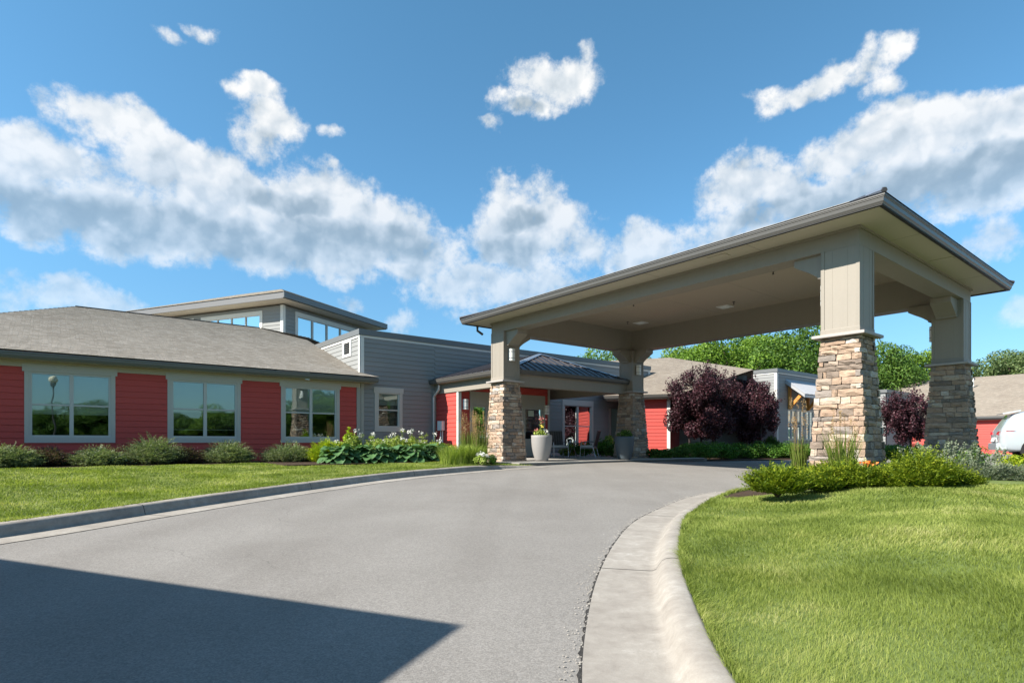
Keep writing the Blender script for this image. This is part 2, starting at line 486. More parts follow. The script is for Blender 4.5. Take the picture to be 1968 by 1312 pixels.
class MB:
    def __init__(s):
        s.v = []; s.f = []; s.uv = {}

    def poly(s, pts, uvs=None):
        i = len(s.v)
        s.v += [tuple(p) for p in pts]
        s.f.append(tuple(range(i, i + len(pts))))
        if uvs:
            s.uv[len(s.f) - 1] = uvs
        return s

    def hexa(s, b):     # 8 points: bottom ring 0-3, top ring 4-7
        i = len(s.v)
        s.v += [tuple(p) for p in b]
        for q in ((0, 3, 2, 1), (4, 5, 6, 7), (0, 1, 5, 4), (1, 2, 6, 5), (2, 3, 7, 6), (3, 0, 4, 7)):
            s.f.append(tuple(i + k for k in q))
        return s

    def box(s, w, a0, a1, d0, d1, z0, z1):
        return s.hexa([w.p(a0, d0, z0), w.p(a1, d0, z0), w.p(a1, d1, z0), w.p(a0, d1, z0),
                       w.p(a0, d0, z1), w.p(a1, d0, z1), w.p(a1, d1, z1), w.p(a0, d1, z1)])

    def prism(s, pts0, pts1):
        """two matching rings"""
        i = len(s.v); n = len(pts0)
        s.v += [tuple(p) for p in pts0] + [tuple(p) for p in pts1]
        for k in range(n):
            j = (k + 1) % n
            s.f.append((i + k, i + j, i + n + j, i + n + k))
        s.f.append(tuple(i + k for k in range(n - 1, -1, -1)))
        s.f.append(tuple(i + n + k for k in range(n)))
        return s

    def lathe(s, cx, cy, prof, seg=24, cap=True):
        i = len(s.v)
        for r, z in prof:
            for k in range(seg):
                a = 2 * math.pi * k / seg
                s.v.append((cx + r * math.cos(a), cy + r * math.sin(a), z))
        for q in range(len(prof) - 1):
            for k in range(seg):
                j = (k + 1) % seg
                s.f.append((i + q * seg + k, i + q * seg + j, i + (q + 1) * seg + j, i + (q + 1) * seg + k))
        if cap:
            s.f.append(tuple(i + k for k in range(seg - 1, -1, -1)))
            s.f.append(tuple(i + (len(prof) - 1) * seg + k for k in range(seg)))
        return s

    def tube(s, pts, rads, seg=8):
        i = len(s.v)
        pts = [Vector(p) for p in pts]
        for q, p in enumerate(pts):
            d = (pts[min(q + 1, len(pts) - 1)] - pts[max(q - 1, 0)]).normalized()
            x = d.cross(Vector((0, 0, 1)))
            if x.length < .05:
                x = d.cross(Vector((1, 0, 0)))
            x.normalize(); y = d.cross(x)
            r = rads[q] if hasattr(rads, '__len__') else rads
            for k in range(seg):
                a = 2 * math.pi * k / seg
                s.v.append(tuple(p + x * (r * math.cos(a)) + y * (r * math.sin(a))))
        for q in range(len(pts) - 1):
            for k in range(seg):
                j = (k + 1) % seg
                s.f.append((i + q * seg + k, i + (q + 1) * seg + k, i + (q + 1) * seg + j, i + q * seg + j))
        s.f.append(tuple(i + k for k in range(seg)))
        s.f.append(tuple(i + (len(pts) - 1) * seg + k for k in range(seg - 1, -1, -1)))
        return s


def props(o, label=None, cat=None, group=None, kind=None):
    if label: o['label'] = label
    if cat: o['category'] = cat
    if group: o['group'] = group
    if kind: o['kind'] = kind
    return o


def thing(name, label, cat, loc, group=None):
    o = bpy.data.objects.new(name, None)
    o.empty_display_size = .2
    C.objects.link(o)
    o.location = loc
    LOC[o] = Vector(loc)
    return props(o, label, cat, group)


def obj(name, mb, mat, parent=None, smooth=False, origin=None, bevel=0):
    me = bpy.data.meshes.new(name)
    base = LOC[parent] if parent else Vector((0, 0, 0))
    org = Vector(origin) if origin is not None else base
    me.from_pydata([(p[0] - org[0], p[1] - org[1], p[2] - org[2]) for p in mb.v], [], mb.f)
    if mb.uv:
        ul = me.uv_layers.new(name='UVMap')
        for fi, uvs in mb.uv.items():
            pl = me.polygons[fi]
            for k, li in enumerate(pl.loop_indices):
                ul.data[li].uv = uvs[k]
    me.materials.append(mat)
    o = bpy.data.objects.new(name, me)
    C.objects.link(o)
    if parent:
        o.parent = parent
    o.location = org - base
    LOC[o] = org
    if smooth:
        me.polygons.foreach_set('use_smooth', [True] * len(me.polygons))
    if bevel:
        bv = o.modifiers.new('bevel', 'BEVEL'); bv.width = bevel; bv.segments = 2; bv.limit_method = 'ANGLE'
    return o


def place(o, loc, rz=0.0, scale=(1, 1, 1), parent=None):
    base = LOC[parent] if parent else Vector((0, 0, 0))
    if parent: o.parent = parent
    o.location = Vector(loc) - base
    o.rotation_euler = (0, 0, rz)
    o.scale = scale
    return o


def np_mesh(name, verts, quads=None, tris=None, mat=None):
    me = bpy.data.meshes.new(name)
    nq = 0 if quads is None else len(quads)
    nt = 0 if tris is None else len(tris)
    me.vertices.add(len(verts))
    me.vertices.foreach_set('co', np.asarray(verts, dtype=np.float32).ravel())
    idx = []
    if nq: idx.append(np.asarray(quads, dtype=np.int32).ravel())
    if nt: idx.append(np.asarray(tris, dtype=np.int32).ravel())
    idx = np.concatenate(idx)
    me.loops.add(len(idx))
    me.loops.foreach_set('vertex_index', idx)
    me.polygons.add(nq + nt)
    st = np.concatenate([np.arange(nq) * 4, nq * 4 + np.arange(nt) * 3]).astype(np.int32)
    me.polygons.foreach_set('loop_start', st)
    me.update(calc_edges=True)
    if mat: me.materials.append(mat)
    return me


def link(name, me, loc=(0, 0, 0), parent=None, rz=0, scale=(1, 1, 1)):
    o = bpy.data.objects.new(name, me)
    C.objects.link(o)
    LOC[o] = Vector(loc)
    place(o, loc, rz, scale, parent)
    return o


def copy_thing(root, loc, rz=0, scale=1.0, label=None, group=None):
    r = root.copy(); C.objects.link(r); r.location = loc; r.rotation_euler = (0, 0, rz)
    r.scale = (scale, scale, scale) if not hasattr(scale, '__len__') else scale
    LOC[r] = Vector(loc)
    if label: r['label'] = label
    if group: r['group'] = group
    for ch in list(root.children):
        c = ch.copy(); C.objects.link(c); c.parent = r
        for g in list(ch.children):
            d = g.copy(); C.objects.link(d); d.parent = c
    return r


# ------------------------------------------------------------------ terrain
UX, UY = .7815, .6239
def RZ(x, y):
    u = x * UX + y * UY
    e = min(1, max(0, (u - 12.5) / 9)); e = e * e * (3 - 2 * e)
    return max(-1.3, min(-.02, -.525 + .025 * y)) - .15 * e


def structure(name, me_or_mb, mat):
    if isinstance(me_or_mb, MB):
        o = obj(name, me_or_mb, mat)
    else:
        me_or_mb.materials.append(mat)
        o = link(name, me_or_mb)
    return props(o, kind='structure')


def grid_sheet(xs, ys, zf):
    V = [(x, y, zf(x, y)) for y in ys for x in xs]
    nx = len(xs)
    Q = [(j * nx + i, j * nx + i + 1, (j + 1) * nx + i + 1, (j + 1) * nx + i) for j in range(len(ys) - 1) for i in range(nx - 1)]
    return np_mesh('sheet', V, Q)


structure('ground', grid_sheet([-900, -200, -60, 0, 60, 200, 900], [-900, -200, -60, -31, -25, -10, 0, 10, 20.2, 40, 100, 300, 900], lambda x, y: RZ(x, y) - .16), M['fargrass'])
structure('driveway', grid_sheet(list(np.linspace(-40, 60, 81)), [-31, -25, -15, -8, -4] + list(np.arange(0, 30.1, 1.0)) + [34, 44], RZ), M['asphalt'])


def smooth_path(pts, step=.22):
    pts = [Vector((p[0], p[1], 0)) for p in pts]
    out = []
    n = len(pts)
    for i in range(n - 1):
        p0, p1, p2, p3 = pts[max(i - 1, 0)], pts[i], pts[i + 1], pts[min(i + 2, n - 1)]
        m = max(2, int((p2 - p1).length / step))
        for k in range(m):
            t = k / m
            out.append(.5 * ((2 * p1) + (p2 - p0) * t + (2 * p0 - 5 * p1 + 4 * p2 - p3) * t * t + (3 * p1 - p0 - 3 * p2 + p3) * t ** 3))
    out.append(pts[-1])
    return out


def normals(path, side):
    ns = []
    for i in range(len(path)):
        d = (path[min(i + 1, len(path) - 1)] - path[max(i - 1, 0)]).normalized()
        ns.append(Vector((-d.y, d.x, 0)) * side)
    return ns


def sweep(path, ns, prof, jitter=0, hf=None):
    V = []; Q = []
    m = len(prof)
    for i, (p, n) in enumerate(zip(path, ns)):
        h = 1 if hf is None else hf(p)
        for s, z in prof:
            q = p + n * s
            V.append((q.x, q.y, RZ(p.x, p.y) + z * (h if z > .012 else 1)))
    for i in range(len(path) - 1):
        for k in range(m - 1):
            Q.append((i * m + k, (i + 1) * m + k, (i + 1) * m + k + 1, i * m + k + 1))
    return np_mesh('sweep', V, Q)


def uvp(u, v):
    p = FA.p(u, v, 0)
    return (p[0], p[1])


left_pts = [(-22, 9.0), (-16, 6.6), (-11, 4.6), (-8.0, 3.3), (-6.5, 3.0), (-5.75, 3.6), (-5.3, 4.7), (-5.01, 5.65), (-4.80, 6.2), (-4.40, 7.45), (-3.97, 8.75), (-3.30, 10.5), (-2.17, 12.9), (-.6, 15.0), (1.05, 16.65)]
right_pts = [(2.6, -14), (1.5, -6), (.85, -2), (.45, .6), (.30, 2.0), (.3165, 2.588), (.46, 3.481), (.67, 4.46), (1.005, 5.657), (1.441, 6.889), (1.992, 7.975), (2.90, 9.45), (3.678, 10.26), (4.75, 11.15),
             uvp(12.6, 6.0), uvp(15.5, 6.05), uvp(18.2, 5.9), uvp(19.9, 5.0), uvp(20.6, 3.0), uvp(20.7, 0), uvp(20.5, -6), uvp(20, -16)]
PL = smooth_path(left_pts)
PR = smooth_path(right_pts)
NL = normals(PL, 1)
NR = normals(PR, -1)


def left_h(p):   # kerb drops flush at the patio
    return max(.25, min(1, (1.05 - p.x) / 2.2 + .25)) if p.y > 12 else 1


LPROF = [(-.002, .006), (.20, .005), (.42, .0045), (.44, .006), (.455, .05), (.475, .115), (.50, .135), (.62, .142), (.625, .10), (.625, -.1)]
RPROF = [(-.002, .006), (.20, .005), (.37, .0045), (.40, .006), (.43, .020), (.452, .058), (.475, .090), (.505, .108), (.55, .116), (.60, .116), (.625, .108), (.63, -.1)]
kl = structure('kerb', sweep(PL, NL, LPROF, hf=left_h), M['concrete'])
kr = structure('kerb', sweep(PR, NR, RPROF), M['concrete'])
for o in (kl, kr):
    o.data.polygons.foreach_set('use_smooth', [True] * len(o.data.polygons))


def m_kerb():
    m, t = new_mat('stained_kerb_concrete')
    pos = t.n('ShaderNodeNewGeometry').outputs['Position']
    n1 = t.noise(pos, 1.1, 5, .65, .8)
    n2 = t.noise(pos, 9, 6, .7, .3)
    n3 = t.noise(pos, 120, 3, .7)
    v = t.m('ADD', t.m('MULTIPLY', n1, .45), t.m('ADD', t.m('MULTIPLY', n2, .4), t.m('MULTIPLY', n3, .15)))
    c = t.ramp(v, [(.3, (.17, .155, .135)), (.44, (.235, .215, .19)), (.54, (.285, .265, .235)), (.60, (.33, .31, .28)), (.67, (.42, .41, .385)), (.8, (.48, .47, .45))])
    finish(t, principled(t, c, .88, .2, 0, t.m('ADD', n2, n3), .35, .004))
    return m


M['kerb'] = m_kerb()
for o in (kl, kr):
    o.data.materials.clear(); o.data.materials.append(M['kerb'])


def kerb_joints(path, ns, prof, every, hf=None, skip=3):
    V = []; Q = []
    acc = 0
    for i in range(1, len(path) - 1):
        acc += (path[i] - path[i - 1]).length
        if acc < every: continue
        acc = 0
        d = (path[i + 1] - path[i - 1]).normalized()
        h = 1 if hf is None else hf(path[i])
        b = len(V)
        for s_, z in prof[:-1]:
            q = path[i] + ns[i] * s_
            zz = RZ(path[i].x, path[i].y) + z * (h if z > .012 else 1) + .0018
            for w_ in (-.005, .005):
                V.append((q.x + d.x * w_, q.y + d.y * w_, zz))
        for k in range(len(prof) - 2):
            Q.append((b + 2 * k, b + 2 * k + 1, b + 2 * k + 3, b + 2 * k + 2))
    return np_mesh('joints', V, Q)


structure('kerb_joint', kerb_joints(PL, NL, LPROF, 3.0, left_h), M['tar'])
structure('kerb_joint', kerb_joints(PR, NR, RPROF, 3.0), M['tar'])


def ragged(path, ns, w0, w1, seed):
    r = random.Random(seed)
    V = []; Q = []
    for p, n in zip(path, ns):
        a = p + n * .006
        b = p - n * r.uniform(w0, w1)
        V += [(a.x, a.y, RZ(a.x, a.y) + .0055), (b.x, b.y, RZ(b.x, b.y) + .0035)]
    for i in range(len(path) - 1):
        Q.append((2 * i, 2 * i + 1, 2 * i + 3, 2 * i + 2))
    return np_mesh('ragged', V, Q)


PRf = smooth_path(right_pts[2:14], .045)
structure('tar_joint', ragged(PRf, normals(PRf, -1), .006, .030, 3), M['tar'])
PLf = smooth_path(left_pts[4:], .07)
structure('tar_joint', ragged(PLf, normals(PLf, 1), .004, .014, 4), M['tar'])
# loose grit along the right kerb joint
GV = []; GT = []
rg = random.Random(9)
for i in range(900):
    k = rg.randrange(10, len(PRf) - 30)
    p = PRf[k]; n = normals(PRf[k - 1:k + 2], -1)[1]
    q = p - n * abs(rg.gauss(.01, .05)) + Vector((rg.uniform(-.02, .02), rg.uniform(-.02, .02), 0))
    s = rg.uniform(.003, .009); z = RZ(q.x, q.y) + .004
    b = len(GV)
    GV += [(q.x - s, q.y - s * .6, z), (q.x + s, q.y - s * .5, z), (q.x + rg.uniform(-s, s), q.y + s, z), (q.x, q.y, z + s * .9)]
    GT += [(b, b + 1, b + 3), (b + 1, b + 2, b + 3), (b + 2, b, b + 3)]
gme = np_mesh('grit', GV, None, GT, M['concrete'])
props(link('gravel_grit', gme), 'loose grit along the kerb joint of the driveway', 'gravel', kind='stuff')

# lawns
EDGE_L = .615


def lawn_left_pt(i, t):
    p = PL[i] + NL[i] * EDGE_L
    f = i / (len(PL) - 1)
    u = -14 + (11.0 + 14) * min(1, max(0, f)) ** .9
    q = Vector((*uvp(u, 19.45 if u < 10.6 else 18), 0))
    r = p.lerp(q, t)
    z0 = RZ(PL[i].x, PL[i].y) + .128 * left_h(PL[i])
    e = min(1, t * 1.5); e = e * e * (3 - 2 * e)
    z = z0 + (0.0 - z0) * e
    if z0 < -.02: z += .02 * math.sin(r.x * 1.7) * math.sin(r.y * 1.3) * min(1, t * 5) * (1 - t)
    return (r.x, r.y, z)


ni, ntt = len(PL), 26
V = [lawn_left_pt(i, j / (ntt - 1)) for i in range(ni) for j in range(ntt)]
Q = [(i * ntt + j, (i + 1) * ntt + j, (i + 1) * ntt + j + 1, i * ntt + j + 1) for i in range(ni - 1) for j in range(ntt - 1)]
lawnL = structure('lawn', np_mesh('lawn', V, Q), M['soil'])


def lawnR_z(x, y, dist):
    e = min(1, dist / 2.6); e = e * e * (3 - 2 * e)
    z0 = RZ(x, y) + .104
    z1 = min(.02, -.20 + .025 * y)
    b = .018 * math.sin(x * 1.9 + 1) * math.sin(y * 1.6) * min(1, dist)
    return z0 + (z1 - z0) * e + b


def lawn_right_pt(i, t):
    p = PR[i] + NR[i] * .622
    f = i / (len(PR) - 1)
    a = Vector((7.5, -10, 0)); b = Vector((*uvp(16, 1), 0)); c = Vector((*uvp(16, -10), 0))
    q = a.lerp(b, min(1, f * 2.0)) if f < .5 else b.lerp(c, (f - .5) * 2)
    r = p.lerp(q, t)
    return (r.x, r.y, lawnR_z(r.x, r.y, (r - p).length))


ni, ntt = len(PR), 30
V = [lawn_right_pt(i, (j / (ntt - 1)) ** 1.3) for i in range(ni) for j in range(ntt)]
Q = [(i * ntt + j, (i + 1) * ntt + j, (i + 1) * ntt + j + 1, i * ntt + j + 1) for i in range(ni - 1) for j in range(ntt - 1)]
lawnR = structure('lawn', np_mesh('lawn', V, Q), M['soil'])

# patio slabs (each slab a piece), with a base under them
patio = props(obj('patio', MB().box(FA, 10.7, 20.3, 13.05, 19.45, -.3, -.022).box(FA, 20.3, 24.8, 17.2, 19.45, -.3, -.022), M['mortar']), kind='structure')
LOC[patio] = Vector((0, 0, 0))
for i, u in enumerate(np.arange(10.7, 24.7, 2.35)):
    for v in (13.05, 15.2, 17.35):
        u1 = min(u + 2.338, 24.8)
        if (u < 11 and v > 15) or (u > 19.5 and v < 17): continue
        obj('slab', MB().box(FA, u, u1, v, v + (2.138 if v < 17 else 2.09), -.2, .004 - .0005 * i), M['patio'], patio)

# ------------------------------------------------------------------ building pieces
def rects_minus(a0, a1, z0, z1, holes):
    xs = sorted({a0, a1} | {min(max(h[k], a0), a1) for h in holes for k in (0, 1)})
    out = []
    for x0, x1 in zip(xs, xs[1:]):
        if x1 - x0 < .02: continue
        zs = [(z0, z1)]
        for h in holes:
            if h[0] <= x0 + 1e-6 and h[1] >= x1 - 1e-6:
                nz = []
                for s, e in zs:
                    if h[3] <= s or h[2] >= e: nz.append((s, e)); continue
                    if h[2] - s > .02: nz.append((s, h[2]))
                    if e - h[3] > .02: nz.append((h[3], e))
                zs = nz
        for s, e in zs:
            if out and abs(out[-1][1] - x0) < 1e-6 and out[-1][2:] == (s, e):
                out[-1] = (out[-1][0], x1, s, e)
            else:
                out.append((x0, x1, s, e))
    return out


def sided_wall(parent, w, a0, a1, z0, z1, holes, mat, course=.165, thick=.2, name='wall', maxlen=3.7, top=None):
    """backing wall with lapped boards; every board is a piece of the wall"""
    b = MB()
    for r in rects_minus(a0, a1, z0, z1, holes):
        b.box(w, r[0], r[1], -thick, 0, r[2], r[3])
    wl = obj(name, b, M['mortar'] if mat is M['grey'] else mat, parent)
    n = int(math.ceil((z1 - z0) / course - 1e-6))
    rr = random.Random(int(a0 * 100 + z1 * 10))
    for k in range(n):
        c0 = z0 + k * course; c1 = min(c0 + course, z1)
        if c1 - c0 < .03: continue
        for (x0, x1, s, e) in rects_minus(a0, a1, c0, c1, holes):
            cuts = [x0]
            if x1 - x0 > maxlen + .8:
                x = x0 + rr.uniform(1.2, maxlen)
                while x < x1 - .8:
                    cuts.append(x); x += maxlen
            cuts.append(x1)
            for p0, p1 in zip(cuts, cuts[1:]):
                m = MB()
                g = .0015
                m.hexa([w.p(p0 + g, .001, s), w.p(p1 - g, .001, s), w.p(p1 - g, .024, s + .002), w.p(p0 + g, .024, s + .002),
                        w.p(p0 + g, .001, e), w.p(p1 - g, .001, e), w.p(p1 - g, .007, e - .001), w.p(p0 + g, .007, e - .001)])
                obj('plank', m, mat, wl)
    return wl


def window(parent, w, a0, a1, z0, z1, cols=2, casing=.14, head=.20, ear=.05, rail=True, blind=.0, low_blind=0.0, mat='casing', room=True, sill=.12, fr=.05, inset=.05, screen=False, mull=.09, transom=0):
    """a0..z1 = outer edge of the casing"""
    g0, g1, h0, h1 = a0 + casing, a1 - casing, z0 + sill, z1 - head
    m = MB()
    m.box(w, a0 + ear, g0, .0, .035, z0, h1)
    m.box(w, g1, a1 - ear, .0, .035, z0, h1)
    m.box(w, a0, a1, .0, .042, h1, z1)
    m.box(w, g0, g1, .0, .038, z0, h0)
    win = obj('window', m, M[mat], parent)
    # frame: outer ring
    f = MB()
    f.box(w, g0, g0 + fr, -inset, .012, h0, h1); f.box(w, g1 - fr, g1, -inset, .012, h0, h1)
    f.box(w, g0 + fr, g1 - fr, -inset, .012, h0, h0 + fr); f.box(w, g0 + fr, g1 - fr, -inset, .012, h1 - fr, h1)
    obj('frame', f, M['vinyl'], win)
    wid = (g1 - g0 - 2 * fr - mull * (cols - 1)) / cols
    for c in range(cols - 1):
        x = g0 + fr + wid * (c + 1) + mull * c
        obj('mullion', MB().box(w, x, x + mull, -inset, .016, h0 + fr, h1 - fr), M['vinyl'], win)
    zm = (h0 + h1) / 2
    for c in range(cols):
        x0 = g0 + fr + c * (wid + mull); x1 = x0 + wid
        if rail:
            obj('meeting_rail', MB().box(w, x0, x1, -inset + .005, -.004, zm - .022, zm + .022), M['vinyl'], win)
            obj('pane', MB().box(w, x0, x1, -.028, -.024, zm + .022, h1 - fr), M['glass'], win)
            obj('pane', MB().box(w, x0, x1, -.040, -.036, h0 + fr, zm - .022), M['glass'], win)
        else:
            obj('pane', MB().box(w, x0, x1, -.032, -.028, h0 + fr, h1 - fr), M['glass'], win)
        if blind > 0:
            zb = h1 - fr - (h1 - h0) * blind
            obj('roller_blind', MB().box(w, x0 - .01, x1 + .01, -.070, -.066, zb, h1 - fr), M['blind'], win)
            obj('hem_bar', MB().box(w, x0 - .01, x1 + .01, -.078, -.060, zb - .03, zb - .001), M['white'], win)
        if low_blind > 0:
            zb = h1 - (h1 - h0) * low_blind
            obj('hem_bar', MB().box(w, x0, x1, -.10, -.09, zb - .012, zb + .012), M['white'], win)
            obj('sun_screen', MB().box(w, x0, x1, -.086, -.084, zb + .012, zm - .022), M['screen'], win)
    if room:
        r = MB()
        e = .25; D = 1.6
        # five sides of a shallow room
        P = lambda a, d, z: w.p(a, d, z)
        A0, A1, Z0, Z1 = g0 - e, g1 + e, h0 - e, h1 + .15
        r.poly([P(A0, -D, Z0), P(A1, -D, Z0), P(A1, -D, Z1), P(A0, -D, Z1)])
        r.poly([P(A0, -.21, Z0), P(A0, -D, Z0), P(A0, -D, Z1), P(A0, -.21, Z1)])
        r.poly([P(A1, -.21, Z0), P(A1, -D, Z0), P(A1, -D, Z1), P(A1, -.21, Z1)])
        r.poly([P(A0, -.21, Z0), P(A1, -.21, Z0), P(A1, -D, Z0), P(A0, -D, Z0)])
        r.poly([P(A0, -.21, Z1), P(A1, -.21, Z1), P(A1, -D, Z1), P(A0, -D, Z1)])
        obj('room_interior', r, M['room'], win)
    return win, (g0, g1, h0, h1)


def clip_poly(pts, s0, s1):
    """clip a convex polygon of (a, s) to s0 <= s <= s1"""
    for val, sign in ((s0, 1), (s1, -1)):
        out = []
        for i in range(len(pts)):
            p, q = pts[i], pts[(i + 1) % len(pts)]
            ip, iq = (p[1] - val) * sign >= -1e-9, (q[1] - val) * sign >= -1e-9
            if ip: out.append(p)
            if ip != iq:
                t = (val - p[1]) / (q[1] - p[1])
                out.append((p[0] + (q[0] - p[0]) * t, val))
        pts = out
        if len(pts) < 3: return []
    return pts


def shingled(mb, o, a, s, poly, course=.14, lift=.016):
    """o origin, a unit along eave, s unit up slope, poly = convex [(a, s)]"""
    o, a, s = Vector(o), Vector(a).normalized(), Vector(s).normalized()
    nrm = a.cross(s).normalized()
    if nrm.z < 0: nrm = -nrm
    smin = min(p[1] for p in poly); smax = max(p[1] for p in poly)
    k = 0
    c = smin
    while c < smax - 1e-4:
        e = min(c + course, smax)
        q = clip_poly(poly, c, e)
        if q:
            P = [o + a * x + s * y + nrm * (lift * (1 - (y - c) / course)) for x, y in q]
            mb.poly(P, [(x, y) for x, y in q])
            # riser under the butt edge
            lo = [x for x, y in q if abs(y - c) < 1e-6]
            if len(lo) >= 2:
                x0, x1 = min(lo), max(lo)
                mb.poly([o + a * x0 + s * c, o + a * x1 + s * c, o + a * x1 + s * c + nrm * lift, o + a * x0 + s * c + nrm * lift], [(x0, c), (x1, c), (x1, c), (x0, c)])
        c = e


def roof_plane(mb, pts, course=.14):
    """pts: 3D convex polygon, first edge = eave"""
    p = [Vector(q) for q in pts]
    a = (p[1] - p[0]); a.z = 0; a.normalize()
    n = (p[1] - p[0]).cross(p[2] - p[1]).normalized()
    if n.z < 0: n = -n
    s = n.cross(a).normalized()
    if s.z < 0: s = -s
    shingled(mb, p[0], a, s, [((q - p[0]).dot(a), (q - p[0]).dot(s)) for q in p], course)


def A(u, v, z): return FA.p(u, v, z)
def B(x, y, z): return FB.p(x, y, z)


# ============================== main building
bld = thing('building', 'long single storey building with red lap siding, grey parapet block and raised clerestory', 'building', A(8.6, 19.5, 0))
WR = wall_negv(19.5)
# red wing
win_specs = [(-.59, 1.44), (2.61, 4.69), (5.83, 7.90)]
holes = [(a + .06, b - .06, .64, 2.60) for a, b in win_specs] + [(-3.2, -1.3, .64, 2.60)]
HOLEZ = (.64, 2.60)
sided_wall(bld, WR, -3.9, 8.48, -.1, 2.56, [(a + .06, b - .06, .64, 2.60) for a, b in win_specs], M['red'])
obj('frieze_board', MB().box(WR, -3.9, 8.62, -.2, .030, 2.561, 2.72), M['soffit'], bld)
obj('corner_board', MB().box(WR, 8.483, 8.63, -.1, .034, -.1, 2.56), M['trim'], bld)
bl = [.56, 0.0, 0.0]
for k, (a, b) in enumerate(win_specs):
    window(bld, WR, a, b, .60, 2.65, 2, .15, .20, .045, True, blind=(.60, .50, .46)[k], low_blind=(0, .86, 0)[k], sill=.15)
wl = MB(); wl.box(wall_negu(-3.9), 19.5, 33.7, -.2, 0, -.1, 2.72); obj('end_wall', wl, M['red'], bld)
# soffit, fascia and gutter of the red wing
VE = 19.03
obj('soffit', MB().box(FA, -4.36, 9.05, VE + .12, 19.45, 2.725, 2.745), M['soffit'], bld)
obj('fascia', MB().box(FA, -4.36, 9.05, VE + .10, VE + .12, 2.715, 2.90), M['trim'], bld)


def gutter_strip(mb, w, a0, a1, d_in, zt, h, depth=.12):
    """w outward frame: gutter from d_in outward"""
    prof = [(d_in, zt), (d_in + depth - .014, zt), (d_in + depth, zt - .006), (d_in + depth, zt - .03), (d_in + depth - .012, zt - .045),
            (d_in + depth - .02, zt - h * .6), (d_in + depth * .55, zt - h + .01), (d_in + depth * .5, zt - h), (d_in, zt - h)]
    mb.prism([w.p(a0, d, z) for d, z in prof], [w.p(a1, d, z) for d, z in prof])


g = MB(); gutter_strip(g, wall_negv(VE + .10), -4.4, 9.11, 0, 2.895, .165)
obj('gutter', g, M['gutter'], bld)
# red wing roof
z_at = lambda v: 2.925 + .35 * (v - 19.03) + .01
rr = MB()
E0 = A(-4.4, 19.0, z_at(19.0)); E1 = A(9.11, 19.0, z_at(19.0))
roof_plane(rr, [A(-4.4, 19.0, z_at(19.0)), A(9.11, 19.0, z_at(19.0)), A(8.615, 19.495, z_at(19.495)), A(8.615, 24.9, z_at(24.9)), A(7.12, 26.6, 5.60), A(.69, 26.6, 5.60)])
roof_plane(rr, [A(-4.4, 34.2, z_at(19.0)), A(-4.4, 19.0, z_at(19.0)), A(.69, 26.6, 5.60)])
roof_plane(rr, [A(9.11, 19.0, z_at(19.0)), A(9.11, 19.48, z_at(19.0)), A(8.62, 19.49, z_at(19.49))])
roof_plane(rr, [A(13, 34.2, z_at(19)), A(-4.4, 34.2, z_at(19.0)), A(.69, 26.6, 5.6), A(7.12, 26.6, 5.60)])
roof_plane(rr, [A(12.5, 24.9, 3.9), A(13, 34.2, 3.6), A(7.12, 26.6, 5.58), A(8.63, 24.9, z_at(24.9))])
roof = obj('roof', rr, M['shingle'], bld)
obj('ridge_cap', MB().tube([A(.69, 26.6, 5.60), A(7.12, 26.6, 5.60)], .035, 6), M['darkgap'], roof)
# grey parapet block
sided_wall(bld, WR, 8.76, 11.70, -.1, 4.36, [(9.13 + .06, 10.33 - .06, 1.04, 2.56)], M['grey'])
sided_wall(bld, WR, 11.70, 24.95, 2.3, 4.36, [], M['grey'], name='upper_wall')
obj('corner_board', MB().box(WR, 8.632, 8.758, -.1, .034, 2.9, 4.36), M['lighttrim'], bld)
obj('corner_board', MB().box(WR, 8.645, 8.758, -.1, .030, -.1, 2.72), M['trim'], bld)
obj('corner_board', MB().box(WR, 24.83, 24.97, -.1, .036, 2.3, 4.36), M['lighttrim'], bld)
obj('frieze_board', MB().box(WR, 8.62, 24.98, .0, .040, 4.362, 4.44), M['lighttrim'], bld)
obj('parapet_cap', MB().box(WR, 8.58, 25.0, -.3, .075, 4.443, 4.65), M['gutter'], bld)
WC = wall_negu(8.62)
sided_wall(bld, WC, 19.52, 24.6, 2.6, 4.36, [(20.26, 20.94, 3.87, 4.34)], M['grey'], name='end_wall')
obj('corner_board', MB().box(WC, 19.465, 19.58, .0, .036, 2.95, 4.36), M['lighttrim'], bld)
obj('frieze_board', MB().box(WC, 19.46, 24.6, .0, .042, 4.362, 4.45), M['lighttrim'], bld)
obj('parapet_cap', MB().box(WC, 19.42, 24.6, -.3, .075, 4.453, 4.652), M['gutter'], bld)
lv = obj('louvre', MB().box(WC, 20.2, 20.32, 0, .045, 3.78, 4.36).box(WC, 20.88, 21.0, 0, .045, 3.78, 4.36).box(WC, 20.32, 20.88, 0, .045, 3.78, 3.87).box(WC, 20.32, 20.88, 0, .045, 4.3, 4.36), M['white'], bld)
for k in range(6):
    z = 3.885 + k * .07
    s = MB(); s.hexa([WC.p(20.32, -.05, z + .05), WC.p(20.88, -.05, z + .05), WC.p(20.88, .02, z), WC.p(20.32, .02, z), WC.p(20.32, -.05, z + .06), WC.p(20.88, -.05, z + .06), WC.p(20.88, .02, z + .01), WC.p(20.32, .02, z + .01)])
    obj('slat', s, M['gutter'], lv)
fr_ = MB().box(FA, 8.8, 24.9, 19.8, 33, 4.2, 4.3); obj('flat_roof', fr_, M['gutter'], bld)
obj('rear_wall', MB().box(wall_posu(24.95), 19.7, 33, -.2, 0, -.1, 4.6), M['grey'], bld)
window(bld, WR, 9.13, 10.33, 1.0, 2.62, 1, .17, .20, .04, True, blind=.30, sill=.17, fr=.04, low_blind=0)
